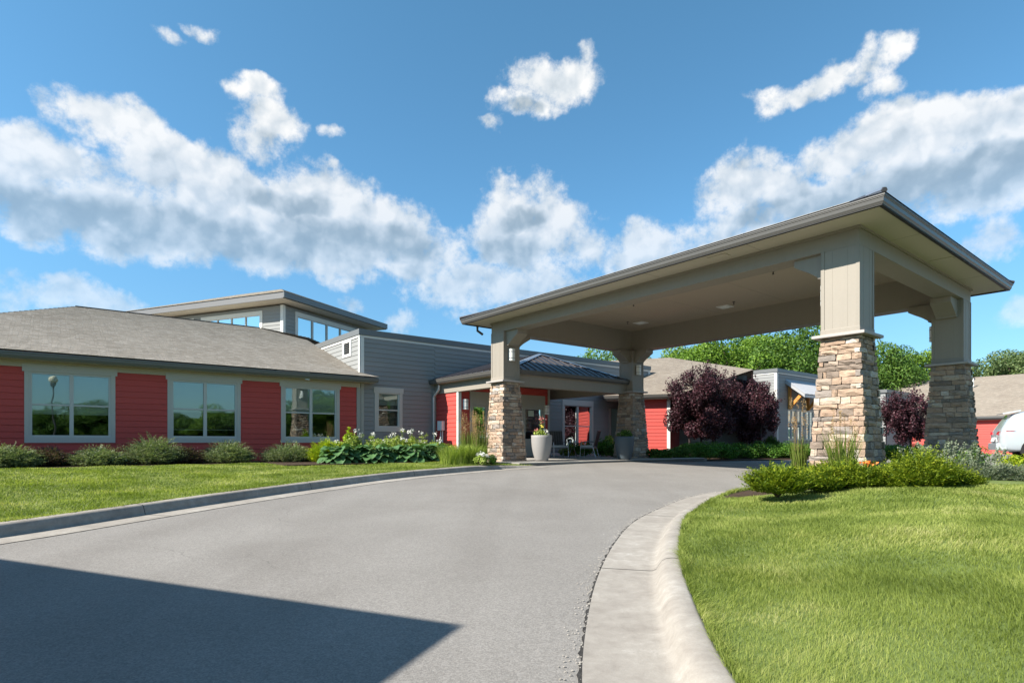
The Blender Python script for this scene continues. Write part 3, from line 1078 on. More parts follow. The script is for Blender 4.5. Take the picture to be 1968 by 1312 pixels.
# cupola / clerestory
YK, XK = 19.87, -19.22
WL = wallB_negy(YK); WQ = wallB_posx(XK)
hl = [(-24.2, -20.46, 4.0, 6.46)]
sided_wall(bld, WL, -30.5, -19.33, 4.2, 6.72, hl, M['grey'], name='clerestory_wall')
hr = [(20.66, 24.85, 4.6, 6.46)]
sided_wall(bld, WQ, 19.98, 26.2, 4.2, 6.72, hr, M['grey'], name='clerestory_wall')
obj('corner_board', MB().box(WL, -19.34, -19.18, .0, .036, 4.2, 6.72), M['lighttrim'], bld)
obj('corner_board', MB().box(WQ, 19.87, 19.985, .0, .036, 4.2, 6.72), M['lighttrim'], bld)
w_, _ = window(bld, WL, -24.26, -20.40, 4.3, 6.56, 4, .16, .17, 0, False, sill=.1, fr=.03, mull=.05, room=False, mat='lighttrim')
w2, _ = window(bld, WQ, 20.60, 24.92, 4.7, 6.58, 4, .16, .20, 0, False, sill=.1, fr=.03, mull=.09, room=False, mat='lighttrim')
w3, _ = window(bld, WL, -26.0, -24.75, 4.3, 6.56, 1, .12, .17, 0, False, sill=.1, fr=.03, room=False, mat='lighttrim')
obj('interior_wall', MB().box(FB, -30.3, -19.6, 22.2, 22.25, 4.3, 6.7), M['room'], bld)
OX, OY = -18.52, 19.17    # eave corner (min y, max x) in frame B
XL, YF = OX - 10.4, OY + 7.6
fz0, fz1 = 6.80, 7.06
obj('soffit', MB().box(FB, XL + .1, OX - .02, OY + .02, YF - .1, 6.795, 6.815), M['soffit'], bld)
M['greyfascia'] = paint('grey_metal_fascia', (.17, .168, .17), .45)
obj('fascia', MB().box(FB, XL, OX - .001, OY - .02, OY + .02, fz0, fz1), M['greyfascia'], bld)
obj('gutter', MB().box(FB, OX - .0, OX + .07, OY - .03, YF, fz0 + .03, fz1 + .004), M['gutter'], bld)
obj('fascia', MB().box(FB, XL, OX, YF - .04, YF, fz0, fz1), M['trim'], bld)
cr = MB()
zt = 7.07; rid = 3.8 * .37
c0, c1, c2, c3 = B(XL, OY - .05, zt), B(OX + .08, OY - .05, zt), B(OX + .08, YF, zt), B(XL, YF, zt)
r0, r1 = B(XL + 3.8, OY + 3.8, zt + rid), B(OX - 3.8, OY + 3.8, zt + rid)
roof_plane(cr, [c0, c1, r1, r0]); roof_plane(cr, [c1, c2, r1]); roof_plane(cr, [c2, c3, r0, r1]); roof_plane(cr, [c3, c0, r0])
obj('clerestory_roof', cr, M['shingle'], bld)
# vestibule
WV = wall_negu(11.76)
obj('corner_board', MB().box(WR, 11.62, 11.755, .0, .036, -.05, 2.6), M['trim'], bld)
sided_wall(bld, WV, 17.98, 19.49, .02, 2.55, [], M['red'], name='vestibule_wall')
obj('corner_board', MB().box(WV, 17.86, 17.975, -.1, .036, .02, 2.55), M['lighttrim'], bld)
WD = wall_negv(17.9)
dh = [(12.25, 16.02, .02, 2.52)]
sided_wall(bld, WD, 11.86, 16.27, .02, 2.8, dh, M['red'], name='vestibule_wall')
obj('corner_board', MB().box(WD, 11.755, 11.857, -.1, .034, .02, 2.55), M['trim'], bld)
obj('corner_board', MB().box(WD, 16.17, 16.28, .026, .05, .02, 2.8), M['trim'], bld)
obj('corner_board', MB().box(wall_posu(16.27), 17.9, 19.5, -.2, 0, .02, 2.8), M['grey'], bld)
ent = obj('entrance_front', MB().box(WD, 12.25, 12.36, -.1, .04, .02, 2.52).box(WD, 15.9, 16.02, -.1, .04, .02, 2.52).box(WD, 12.36, 15.9, -.1, .035, 2.02, 2.52), M['trim'], bld)
for a0, a1, dr in ((12.36, 13.06, 0), (13.06, 13.98, 1), (13.98, 14.90, 1), (14.90, 15.9, 0)):
    f = MB(); b = .07
    bot = .25 if dr else .75
    f.box(WD, a0 + .005, a0 + b, -.06, .015, .03, 2.015).box(WD, a1 - b, a1 - .005, -.06, .015, .03, 2.015).box(WD, a0 + b, a1 - b, -.06, .015, .03, bot).box(WD, a0 + b, a1 - b, -.06, .015, 1.94, 2.015)
    d = obj('door' if dr else 'sidelight', f, M['trim'], ent)
    obj('glass_pane', MB().box(WD, a0 + b, a1 - b, -.03, -.024, bot, 1.94), M['glass'], ent)
    if dr:
        x = a1 - .12 if a0 < 13.5 else a0 + .12
        obj('door_handle', MB().tube([WD.p(x, .05, .9), WD.p(x, .05, 1.25)], .012, 8), M['steel'], ent)
obj('notice', MB().box(WD, 15.15, 15.45, -.022, -.018, 1.66, 1.9), M['paper'], ent)
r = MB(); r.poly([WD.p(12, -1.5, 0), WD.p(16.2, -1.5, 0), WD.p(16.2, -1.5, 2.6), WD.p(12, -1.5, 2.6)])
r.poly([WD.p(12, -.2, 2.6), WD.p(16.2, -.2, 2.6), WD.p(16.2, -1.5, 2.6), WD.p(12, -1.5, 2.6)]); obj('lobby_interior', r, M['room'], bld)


def sconce(parent, w, a, z, name='wall_lamp'):
    m = MB()
    m.box(w, a - .1, a + .1, 0, .03, z - .17, z + .17)
    o = obj(name, m, M['lampmetal'], parent)
    s = MB(); pr = []
    for zz in (z - .19, z + .19):
        ring = [w.p(a + .115 * math.cos(t), .03 + .11 * math.sin(t), zz) for t in np.linspace(0, math.pi, 11)]
        pr.append(ring)
    s.prism(*pr)
    obj('shade', s, M['white'], o)
    for zz in (z - .10, z + .10):
        b = MB(); b.prism([w.p(a + .119 * math.cos(t), .03 + .115 * math.sin(t), zz - .006) for t in np.linspace(0, math.pi, 11)], [w.p(a + .119 * math.cos(t), .03 + .115 * math.sin(t), zz + .006) for t in np.linspace(0, math.pi, 11)])
        obj('band', b, M['lampmetal'], o)
    return o


sconce(bld, WD, 12.05, 2.02)
sconce(bld, WD, 16.10, 1.95)
# grey wall right of the vestibule with a tall window
sided_wall(bld, WR, 16.30, 21.72, .02, 2.3, [(18.62, 20.52, .40, 2.3)], M['grey'], name='patio_wall')
obj('corner_board', MB().box(WR, 21.723, 21.88, -.1, .036, .02, 2.3), M['trim'], bld)
obj('base_board', MB().box(WR, 16.3, 21.72, .0265, .045, .0, .12), M['lighttrim'], bld)
window(bld, WR, 18.54, 20.61, .34, 2.60, 2, .13, .26, .0, True, blind=.12, sill=.06, fr=.04)
# electricity meter box and downspout
el_ = obj('meter_box', MB().box(WV, 18.80, 19.12, .03, .17, 1.06, 1.42), M['white'], bld, bevel=.012)
obj('conduit', MB().tube([WV.p(18.9, .07, 1.06), WV.p(18.9, .07, .1)], .025, 8).tube([WV.p(19.03, .07, 1.06), WV.p(19.03, .07, .1)], .02, 8), M['white'], el_)
ds = MB(); wS = WR
ds.tube([wS.p(11.60, .50, 2.80), wS.p(11.60, .47, 2.62), wS.p(11.60, .10, 2.35), wS.p(11.60, .09, .1)], .045, 8)
obj('downspout', ds, M['lighttrim'], bld)

# ============================== entry porch with metal roof
por = thing('entry_porch', 'low hipped porch with dark standing seam metal roof in front of the entrance doors', 'porch', A(14.5, 17, 0))
PU0, PV0, PZ = 11.42, 14.60, 2.84
PU1, PV1 = 17.47, 19.47
obj('beam', MB().box(FA, PU0 + .28, PU1, PV0 + .16, PV0 + .46, 2.48, 2.832), M['canopy'], por)
obj('beam', MB().box(FA, PU0 + .28, PU0 + .58, PV0 + .463, PV1, 2.48, 2.832), M['canopy'], por)
obj('beam', MB().box(FA, PU1 - .5, PU1 - .2, PV0 + .463, PV1, 2.48, 2.832), M['canopy'], por)
obj('soffit', MB().box(FA, PU0 + .08, PU1 - .05, PV0 + .08, PV1 - .01, 2.834, 2.85), M['ceiling'], por)
g = MB(); gutter_strip(g, wall_negv(PV0 + .10), PU0 + .10, PU1, 0, 3.00, .16); obj('gutter', g, M['lightgutter'], por)
g = MB(); gutter_strip(g, wall_negu(PU0 + .10), PV0 + .11, PV1, 0, 3.00, .16); obj('gutter', g, M['lightgutter'], por)
pr_ = MB()
zb = 3.005
UM = (PU0 + PU1) / 2; PD = 1.8; zr = zb + .92
ap = (UM, PV0 + PD)
pr_.poly([A(PU0, PV0, zb), A(PU1, PV0, zb), A(*ap, zr)])
pr_.poly([A(PU0, PV1, zb), A(PU0, PV0, zb), A(*ap, zr), A(UM, PV1, zr)])
pr_.poly([A(PU1, PV0, zb), A(PU1, PV1, zb), A(UM, PV1, zr), A(*ap, zr)])
prf = obj('roof', pr_, M['metalroof'], por)


def seam(p, q, parent, r=.018):
    obj('seam', MB().tube([p, q], r, 5), M['metalroof'], parent)


tf = (zr - zb) / PD; ts = (zr - zb) / (UM - PU0)
for u in np.arange(PU0 + .33, PU1 - .1, .33):
    d = PD * min(u - PU0, PU1 - u) / (UM - PU0)
    if d > .1: seam(A(u, PV0 + .03, zb + .02), A(u, PV0 + d, zb + d * tf + .015), prf)
for v in np.arange(PV0 + .33, PV1, .33):
    d = (UM - PU0) * min(1, (v - PV0) / PD)
    seam(A(PU0 + .03, v, zb + .02), A(PU0 + d, v, zb + d * ts + .015), prf)
    seam(A(PU1 - .03, v, zb + .02), A(PU1 - d, v, zb + d * ts + .015), prf)
M['flash'] = paint('bright_hip_flashing', (.32, .36, .42), .25, .05, .05, .6, .6)
h = MB()
for x0 in (PU0, PU1):
    sg = 1 if x0 == PU0 else -1
    h.poly([A(x0 + sg * .02, PV0 + .02, zb + .03), A(x0 + sg * .30, PV0 + .02, zb + .035), A(UM + sg * .0, ap[1] - .10, zr - .01), A(UM, ap[1], zr + .04)])
    h.poly([A(x0 + sg * .02, PV0 + .02, zb + .03), A(x0 + sg * .02, PV0 + .20, zb + .035), A(UM - sg * .12, ap[1] + .06, zr + .0), A(UM, ap[1], zr + .04)])
obj('hip_flashing', h, M['flash'], por)

# ============================== entrance canopy
CU, CV = 10.41, 3.49
LU, LV = 8.60, 12.28
can = thing('entrance_canopy', 'large taupe porte cochere with hipped metal roof on four stone clad columns over the drive', 'canopy', A(CU + 4.3, CV + 6.1, 0))
Z1, Z0, ZS, ZB, ZC = 4.62, 4.445, 4.47, 4.14, 4.92


def F(u, v, z): return A(CU + u, CV + v, z)


# gutter ring, mitred
prof = [(.10, 4.62), (.012, 4.62), (.0, 4.612), (.0, 4.585), (.012, 4.575), (.012, 4.565), (.022, 4.555), (.030, 4.50), (.045, 4.475), (.05, 4.462), (.10, 4.462)]


def ring(prof, name, mat):
    m = MB()
    n = len(prof)
    cs = [(0, 0, 1, 1), (LU, 0, -1, 1), (LU, LV, -1, -1), (0, LV, 1, -1)]
    for q in range(4):
        a, b = cs[q], cs[(q + 1) % 4]
        P0 = [F(a[0] + a[2] * d, a[1] + a[3] * d, z) for d, z in prof]
        P1 = [F(b[0] + b[2] * d, b[1] + b[3] * d, z) for d, z in prof]
        m.prism(P0, P1)
    return obj(name, m, mat, can)


ring(prof, 'gutter', M['lightgutter'])
ring([(.055, 4.459), (.055, 4.443), (.115, 4.443), (.115, 4.459)], 'drip_edge', M['darkgap'])
# soffit ring: from .12 to beam
OU, OV, OV2, OU2 = .80, .67, 1.3, .88
bu0, bu1, bv0, bv1 = .80, 7.72, .67, 11.62      # outer faces of the beams
bw = .46
sf = MB()
for a0, a1, b0, b1 in ((.118, LU - .118, .118, bv0 - .001), (.118, LU - .118, bv1 + .001, LV - .118), (.118, bu0 - .001, bv0 - .001, bv1 + .001), (bu1 + .001, LU - .118, bv0 - .001, bv1 + .001)):
    sf.box(FA, CU + a0, CU + a1, CV + b0, CV + b1, ZS, ZS + .012)
obj('soffit', sf, M['soffit'], can)
sj = MB()
for k in range(1, 5):
    v = LV * k / 5
    for a0, a1 in ((.13, bu0 - .04), (bu1 + .04, LU - .13)): sj.box(FA, CU + a0, CU + a1, CV + v, CV + v + .006, ZS - .003, ZS - .0005)
for k in range(1, 4):
    u = LU * k / 4
    for b0, b1 in ((.13, bv0 - .04), (bv1 + .04, LV - .13)): sj.box(FA, CU + u, CU + u + .006, CV + b0, CV + b1, ZS - .003, ZS - .0005)
for k in range(1, 5):
    v = bv0 + (bv1 - bv0) * k / 5
    sj.box(FA, CU + bu0 + bw, CU + bu1 - bw, CV + v, CV + v + .006, ZC - .003, ZC - .0005)
o = obj('panel_joint', sj, M['canopy'], can); o['kind'] = 'stuff'
for k, (u, v) in enumerate(((.42, 3.2), (.42, 8.6), (4.3, .38), (8.15, 3.2))):
    obj('soffit_vent', MB().box(FA, CU + u - .10, CU + u + .10, CV + v - .2, CV + v + .2, ZS - .012, ZS - .001), M['soffit'], can)
BM = [MB().box(FA, CU + bu0, CU + bu0 + bw, CV + bv0, CV + bv1, ZB, ZC + .02),
      MB().box(FA, CU + bu1 - bw, CU + bu1, CV + bv0, CV + bv1, ZB, ZC + .02),
      MB().box(FA, CU + bu0 + bw + .001, CU + bu1 - bw - .001, CV + bv0, CV + bv0 + bw, ZB + .001, ZC + .02),
      MB().box(FA, CU + bu0 + bw + .001, CU + bu1 - bw - .001, CV + bv1 - bw, CV + bv1, ZB + .001, ZC + .02)]
for b in BM: obj('beam', b, M['canopy'], can)
# crown trim where beam meets soffit
ct = MB()
for a0, a1, b0, b1 in ((bu0 - .035, bu1 + .035, bv0 - .035, bv0 - .001), (bu0 - .035, bu1 + .035, bv1 + .001, bv1 + .035), (bu0 - .035, bu0 - .001, bv0, bv1), (bu1 + .001, bu1 + .035, bv0, bv1)):
    ct.box(FA, CU + a0, CU + a1, CV + b0, CV + b1, ZS - .045, ZS - .001)
obj('crown_trim', ct, M['canopy'], can)
obj('ceiling', MB().box(FA, CU + bu0 + bw - .02, CU + bu1 - bw + .02, CV + bv0 + bw - .02, CV + bv1 - bw + .02, ZC, ZC + .015), M['ceiling'], can)
for u, v in ((6.21, 9.89), (6.32, 6.62), (6.3, 3.3), (2.4, 9.89), (2.4, 6.62), (2.4, 3.3)):
    o = obj('ceiling_light', MB().box(FA, CU + u - .2, CU + u + .2, CV + v - .2, CV + v + .2, ZC - .02, ZC - .001), M['white'], can)
    obj('lens', MB().lathe(*F(u, v, 0)[:2], [(.13, ZC - .032), (.14, ZC - .021)], 20), M['blind'], o)
for u, v in ((3.79, 3.76), (3.71, 8.15), (5.94, 6.09), (5.71, 10.06)):
    x, y, _ = F(u, v, 0)
    obj('sprinkler_head', MB().lathe(x, y, [(.012, ZC - .09), (.03, ZC - .08), (.012, ZC - .06), (.012, ZC - .02), (.04, ZC - .018), (.04, ZC - .001)], 10), M['lampmetal'], can)
# roof
tp = .306
rm = MB(); zb = 4.618
hw = LU / 2; zr = zb + hw * tp
e = -.015
rm.poly([F(e, e, zb), F(LU - e, e, zb), F(hw, hw, zr)])
rm.poly([F(LU - e, e, zb), F(LU - e, LV - e, zb), F(hw, LV - hw, zr), F(hw, hw, zr)])
rm.poly([F(LU - e, LV - e, zb), F(e, LV - e, zb), F(hw, LV - hw, zr)])
rm.poly([F(e, LV - e, zb), F(e, e, zb), F(hw, hw, zr), F(hw, LV - hw, zr)])
crf = obj('roof', rm, M['metalroof'], can)
for v in np.arange(.40, LV, .41):
    d = min(v, LV - v, hw)
    seam(F(.06, v, zb + .022), F(d, v, zb + d * tp + .008), crf, .011)
    seam(F(LU - .06, v, zb + .022), F(LU - d, v, zb + d * tp + .008), crf, .011)
for u in np.arange(.35, LU, .41):
    d = min(u, LU - u)
    seam(F(u, .06, zb + .022), F(u, d, zb + d * tp + .008), crf, .011)
    seam(F(u, LV - .06, zb + .022), F(u, LV - d, zb + d * tp + .008), crf, .011)
hip = MB()
for cx, cy, dx, dy in ((0, 0, 1, 1), (LU, 0, -1, 1), (LU, LV, -1, -1), (0, LV, 1, -1)):
    hip.tube([F(cx, cy, zb + .03), F(cx + dx * hw, cy + dy * hw, zr + .03)], .045, 6)
obj('hip_cap', hip, M['metalroof'], crf)
obj('corner_flashing', MB().tube([F(.02, .02, zb + .04), F(.38, .38, zb + .04 + .38 * tp)], .05, 6), M['flash'], crf)
obj('gutter_outlet', MB().tube([F(.62, LV - .12, 4.45), F(.62, LV - .12, 4.30), F(.70, LV - .30, 4.16)], .04, 8), M['lampmetal'], can)

# columns
STONES = []
rs = random.Random(21)
for k in range(8):
    V = []; Fc = []
    nx, nz = 4, 3
    for j in range(nz):
        for i in range(nx):
            x = -.5 + i / (nx - 1); z = -.5 + j / (nz - 1)
            edge = i in (0, nx - 1) or j in (0, nz - 1)
            if i in (0, nx - 1) and j in (0, nz - 1): x *= rs.uniform(.94, 1); z *= rs.uniform(.95, 1)
            y = .5 - (rs.uniform(.10, .30) if edge else rs.uniform(-.12, .22))
            V.append((x + (rs.uniform(-.05, .05) if 0 < i < nx - 1 else 0), y, z + (rs.uniform(-.06, .03) if edge and j else rs.uniform(-.03, .05) if edge else 0)))
    nb = len(V)
    for j in range(nz - 1):
        for i in range(nx - 1):
            a = j * nx + i
            Fc.append((a, a + nx, a + nx + 1, a + 1))
    # back ring
    for x, z in ((-.5, -.5), (.5, -.5), (.5, .5), (-.5, .5)): V.append((x, -.5, z))
    b0, b1, b2, b3 = nb, nb + 1, nb + 2, nb + 3
    Fc += [(b0, *[i for i in range(0, nx)], b1)]
    Fc += [(b2, *[(nz - 1) * nx + i for i in range(nx - 1, -1, -1)], b3)]
    Fc += [(b1, nx - 1, 2 * nx - 1, 3 * nx - 1, b2)]
    Fc += [(b3, 2 * nx, nx, 0, b0)]
    me = bpy.data.meshes.new('brick')
    me.from_pydata(V, [], Fc)
    me.materials.append(M['stone'])
    STONES.append(me)


def column(u0, v0, lamp, corbels, label, seed):
    """u0, v0: min corner of the painted shaft in canopy coordinates"""
    w = .64
    base = Vector(F(u0 + w / 2, v0 + w / 2, 0))
    zc = 2.53
    m = MB()
    m.box(FA, CU + u0, CU + u0 + w, CV + v0, CV + v0 + w, zc + .06, ZB - .0)
    m.box(FA, CU + u0 - .012, CU + u0 + w + .012, CV + v0 - .012, CV + v0 + w + .012, ZB - .0, ZS - .046) if 0 else None
    col = obj('column', m, M['canopy'], can)
    t = MB(); t.box(FA, CU + u0 - .02, CU + u0 + w + .02, CV + v0 - .02, CV + v0 + w + .02, zc + .058, zc + .16)
    obj('base_trim', t, M['canopy'], col, bevel=.01)
    # ledge cap of four mitred slabs
    c = .13
    for (x0, y0), (x1, y1), (x2, y2), (x3, y3) in (((-c, -c), (w + c, -c), (w, 0), (0, 0)), ((w + c, -c), (w + c, w + c), (w, w), (w, 0)), ((w + c, w + c), (-c, w + c), (0, w), (w, w)), ((-c, w + c), (-c, -c), (0, 0), (0, w))):
        q = [(x0, y0), (x1, y1), (x2, y2), (x3, y3)]
        mm = MB().prism([F(u0 + a, v0 + b, zc) for a, b in q], [F(u0 + a, v0 + b, zc + .055) for a, b in q])
        obj('cap_stone', mm, M['cap'], col, bevel=.008)
    # tapered core
    tw, bwid = .03, .19      # taper beyond shaft at top / bottom (stone face)
    core = MB()
    P0 = [F(u0 + a, v0 + b, -.05) for a, b in ((-bwid + .05, -bwid + .05), (w + bwid - .05, -bwid + .05), (w + bwid - .05, w + bwid - .05), (-bwid + .05, w + bwid - .05))]
    P1 = [F(u0 + a, v0 + b, zc - .002) for a, b in ((-tw + .05, -tw + .05), (w + tw - .05, -tw + .05), (w + tw - .05, w + tw - .05), (-tw + .05, w + tw - .05))]
    core.prism(P0, P1); obj('core', core, M['mortar'], col)
    r = random.Random(seed)
    slope = (bwid - tw) / zc
    faces = [('nv', (1, 0), (0, -1)), ('nu', (0, 1), (-1, 0)), ('pu', (0, 1), (1, 0)), ('pv', (1, 0), (0, 1))]
    back = []
    z = -.03
    rows = []
    while z < zc - .03:
        h = r.choice((.085, .10, .118, .135))
        if z + h > zc - .03: h = zc - .003 - z
        rows.append((z, h)); z += h
    for fi, (nm, adir, nd) in enumerate(faces):
        for k, (z, h) in enumerate(rows):
            zm = z + h / 2
            ex = tw + (zc - zm) * slope
            # local centre coords: face spans a in [-w/2-ex, w/2+ex]
            half = w / 2 + ex
            wrap = (k % 2 == 0) == (fi in (0, 3))
            a0 = -half if wrap else -half + .045
            a1 = half if wrap else half - .045
            x = a0
            while x < a1 - .01:
                ln = r.choice((.17, .22, .28, .35, .43))
                if fi in (0, 1) and r.random() < .2: ln *= .6
                if a1 - (x + ln) < .09: ln = a1 - x
                dep = r.uniform(.09, .118)
                cx = x + ln / 2
                off = half - .058 + (dep - .1) * .5 + r.uniform(-.003, .004)
                lx = adir[0] * cx + nd[0] * off; ly = adir[1] * cx + nd[1] * off
                pos = F(u0 + w / 2 + lx, v0 + w / 2 + ly, zm)
                # basis in world
                def wd(a, b): return Vector((UX * a - UY * b, UY * a + UX * b, 0))
                ax = wd(*adir); nn = wd(*nd)
                up = (Vector((0, 0, 1)) - nn * slope).normalized()
                yy = up.cross(ax)
                if yy.dot(nn) < 0:
                    ax = -ax; yy = up.cross(ax)
                Mx = Matrix.Translation(Vector(pos) - LOC[col])
                tilt = r.uniform(-.012, .012)
                R3 = Matrix((ax, yy, up)).transposed().to_4x4() @ Matrix.Rotation(tilt, 4, 'Y')
                S = Matrix.Diagonal((ln - .006, dep, h - .006, 1))
                me = r.choice(STONES)
                if fi in (0, 1):
                    o = bpy.data.objects.new('brick', me)
                    C.objects.link(o); o.parent = col
                    o.matrix_local = Mx @ R3 @ S
                else:
                    back.append((me, Matrix.Translation(Vector(pos)) @ R3 @ S))
                x += ln
    mb = MB()
    for me, mx in back:
        i = len(mb.v)
        mb.v += [tuple(mx @ v.co) for v in me.vertices]
        mb.f += [tuple(i + q for q in p.vertices) for p in me.polygons]
    pj = MB()
    for w_, a_ in ((wall_negu(CU + u0), CV + v0), (wall_negv(CV + v0), CU + u0), (wall_posu(CU + u0 + w), CV + v0), (wall_posv(CV + v0 + w), CU + u0)):
        pj.box(w_, a_ - .002, a_ + w + .002, .0, .004, ZB - .006, ZB)
        for f_ in (.3, .7):
            pj.box(w_, a_ + w * f_, a_ + w * f_ + .004, .0, .0025, zc + .17, ZB - .006)
        pj.box(w_, a_ - .012, a_ + .05, .0, .010, zc + .16, ZB - .007)
        pj.box(w_, a_ + w - .05, a_ + w + .012, .0, .010, zc + .16, ZB - .007)
    o = obj('corner_trim', pj, M['canopy'], col); o['kind'] = 'stuff'
    o = obj('ledge_stones', mb, M['stone'], col); o['kind'] = 'stuff'
    # corbels under the beams
    for ax_, sg in corbels:
        cw = .42; ln = .56; hh = .44
        pts = [(0, 0), (ln, 0), (ln, -.13), (ln * .78, -.20), (ln * .48, -.30), (ln * .22, -.41), (.12, -hh), (0, -hh)]
        R0 = []; R1 = []
        for d, dz in pts:
            for lst, o_ in ((R0, (w - cw) / 2), (R1, (w + cw) / 2)):
                if ax_ == 'u': q = (u0 + (w + d if sg > 0 else -d), v0 + o_)
                else: q = (u0 + o_, v0 + (w + d if sg > 0 else -d))
                lst.append(F(q[0], q[1], ZB - .002 + dz))
        obj('corbel', MB().prism(R0, R1), M['canopy'], col)
    wv = wall_posv(CV + v0 + w) if lamp == 'pv' else wall_negv(CV + v0)
    sconce(col, wv, CU + u0 + w / 2 - .02, 3.40)
    col['label'] = label


column(.80, .67, 'pv', (('v', 1),), 'near column with sunlit warm ledge stone base beside the juniper bed', 1)
column(7.08, .67, 'pv', (('v', 1), ('u', -1)), 'right rear column with shaded grey and tan ledge stone base', 2)
column(.80, 10.98, 'nv', (('v', -1), ('u', 1)), 'left column at the end of the lawn with cream lit stone base', 3)
column(7.08, 10.98, 'nv', (('v', -1), ('u', -1)), 'far column beside the dark blue planter', 4)

# ============================== turned wing with tan roof
tw_ = thing('building', 'tan hip roofed wing with sunlit orange red gable end behind the far column', 'building', (6.0, 28.5, 0))
TX0, TY0 = 4.35 * EX + 27.7 * EY, 4.35 * -EY + 27.7 * EX
WT = wallB_negy(TY0 + .45)
sided_wall(tw_, WT, TX0 + .9, TX0 + 2.95, -.1, 2.62, [], M['red'])
obj('corner_board', MB().box(WT, TX0 + 2.953, TX0 + 3.10, -.1, .036, -.1, 2.62), M['lighttrim'], tw_)
sided_wall(tw_, wallB_negy(TY0 + 4.2), TX0 + 3.1, TX0 + 6.4, -.3, 4.0, [(TX0 + 3.6, TX0 + 4.9, .7, 2.2)], M['grey'])
window(tw_, wallB_negy(TY0 + 4.2), TX0 + 3.55, TX0 + 4.95, .65, 2.25, 2, .12, .14, .03, True, blind=.3)
obj('side_wall', MB().box(wallB_posx(TX0 + 3.10), TY0 + .50, TY0 + 4.2, -.2, 0, -.3, 2.62).box(wallB_posx(TX0 + 6.4), TY0 + 4.2, TY0 + 15, -.2, 0, -.1, 2.62), M['red'], tw_)
obj('soffit', MB().box(FB, TX0 + .1, TX0 + 3.4, TY0 + .1, TY0 + 4, 2.62, 2.64), M['soffit'], tw_)
g = MB(); gutter_strip(g, wallB_negy(TY0 + .1), TX0, TX0 + 3.55, 0, 2.80, .15); obj('gutter', g, M['lightgutter'], tw_)
t_ = MB(); zt = 2.82
c0, c1 = B(TX0 - .02, TY0 - .02, zt), B(TX0 + 3.55, TY0 - .02, zt)
cm_ = B(TX0 + 6.7, TY0 + 4.0, zt + 1.407)
r0, r1 = B(TX0 - 2.5, TY0 + 8, zt + 2.8), B(TX0 + 2.1, TY0 + 8, zt + 2.8)
roof_plane(t_, [c0, c1, cm_, r1, r0])
roof_plane(t_, [cm_, B(TX0 + 6.7, TY0 + 12.0, zt + 1.4), r1])
roof_plane(t_, [B(TX0 + 6.1, TY0 + 16, zt), B(TX0 - 6, TY0 + 16, zt), r0, r1])
obj('roof', t_, M['shingle_tan'], tw_)

# ============================== flat roofed block with awning
blk = thing('building', 'small flat roofed grey block with white corner board behind the plum tree', 'building', A(33, 18, 0))
WK = wall_negv(15.7); WKu = wall_negu(31.14)
sided_wall(blk, WK, 31.26, 37.0, -.1, 4.38, [(32.35, 35.6, .75, 2.45)], M['grey'])
sided_wall(blk, WKu, 15.82, 23.0, -.1, 4.38, [], M['grey'])
for w in (WK,): obj('corner_board', MB().box(w, 31.10, 31.258, -.1, .036, -.1, 4.38), M['lighttrim'], blk)
obj('corner_board', MB().box(WKu, 15.664, 15.818, -.1, .036, -.1, 4.38), M['lighttrim'], blk)
obj('frieze_board', MB().box(WK, 31.1, 37.0, 0, .04, 4.382, 4.46), M['lighttrim'], blk)
obj('frieze_board', MB().box(WKu, 15.66, 23.0, 0, .04, 4.382, 4.46), M['lighttrim'], blk)
obj('parapet_cap', MB().box(FA, 31.06, 37.0, 15.62, 23, 4.463, 4.66), M['gutter'], blk)
obj('side_wall', MB().box(wall_posu(37.0), 15.7, 23, -.2, 0, -.1, 4.4), M['grey'], blk)
for a in (32.32, 33.42, 34.52):
    window(blk, WK, a, a + 1.06, .70, 2.50, 2, .07, .08, .0, True, fr=.035, mull=.05, sill=.06)
obj('base_board', MB().box(WK, 31.1, 37, .0265, .05, .30, .42), M['lighttrim'], blk)
aw = obj('awning', MB().poly([WK.p(32.1, .0, 4.10), WK.p(37.0, .0, 4.10), WK.p(37.0, 1.05, 3.26), WK.p(32.1, 1.05, 3.26)]).prism(
    [WK.p(32.08, 0, 4.10), WK.p(32.08, 1.08, 3.24), WK.p(32.08, 1.08, 3.06), WK.p(32.08, 0, 3.90)], [WK.p(32.12, 0, 4.10), WK.p(32.12, 1.08, 3.24), WK.p(32.12, 1.08, 3.06), WK.p(32.12, 0, 3.90)]).box(
    WK, 32.12, 37, 1.02, 1.08, 3.06, 3.20), M['corrugated'], blk)
cm = MB()
for a in np.arange(32.14, 37, .16):
    cm.prism([WK.p(a, 0, 4.11), WK.p(a + .04, 0, 4.17), WK.p(a + .08, 0, 4.17), WK.p(a + .12, 0, 4.11)], [WK.p(a, 1.1, 3.23), WK.p(a + .04, 1.1, 3.29), WK.p(a + .08, 1.1, 3.29), WK.p(a + .12, 1.1, 3.23)])
o = obj('corrugation', cm, M['corrugated'], aw); o['kind'] = 'stuff'
for a in (32.35, 34.6, 36.8):
    b = obj('bracket', MB().box(WK, a, a + .13, .03, .17, 2.45, 3.75), M['timber'], blk)
    obj('brace', MB().prism([WK.p(a - .005, .172, 2.50), WK.p(a - .005, .172, 2.72), WK.p(a - .005, .80, 3.42), WK.p(a - .005, .96, 3.34)], [WK.p(a + .135, .172, 2.50), WK.p(a + .135, .172, 2.72), WK.p(a + .135, .80, 3.42), WK.p(a + .135, .96, 3.34)]), M['timber'], b)

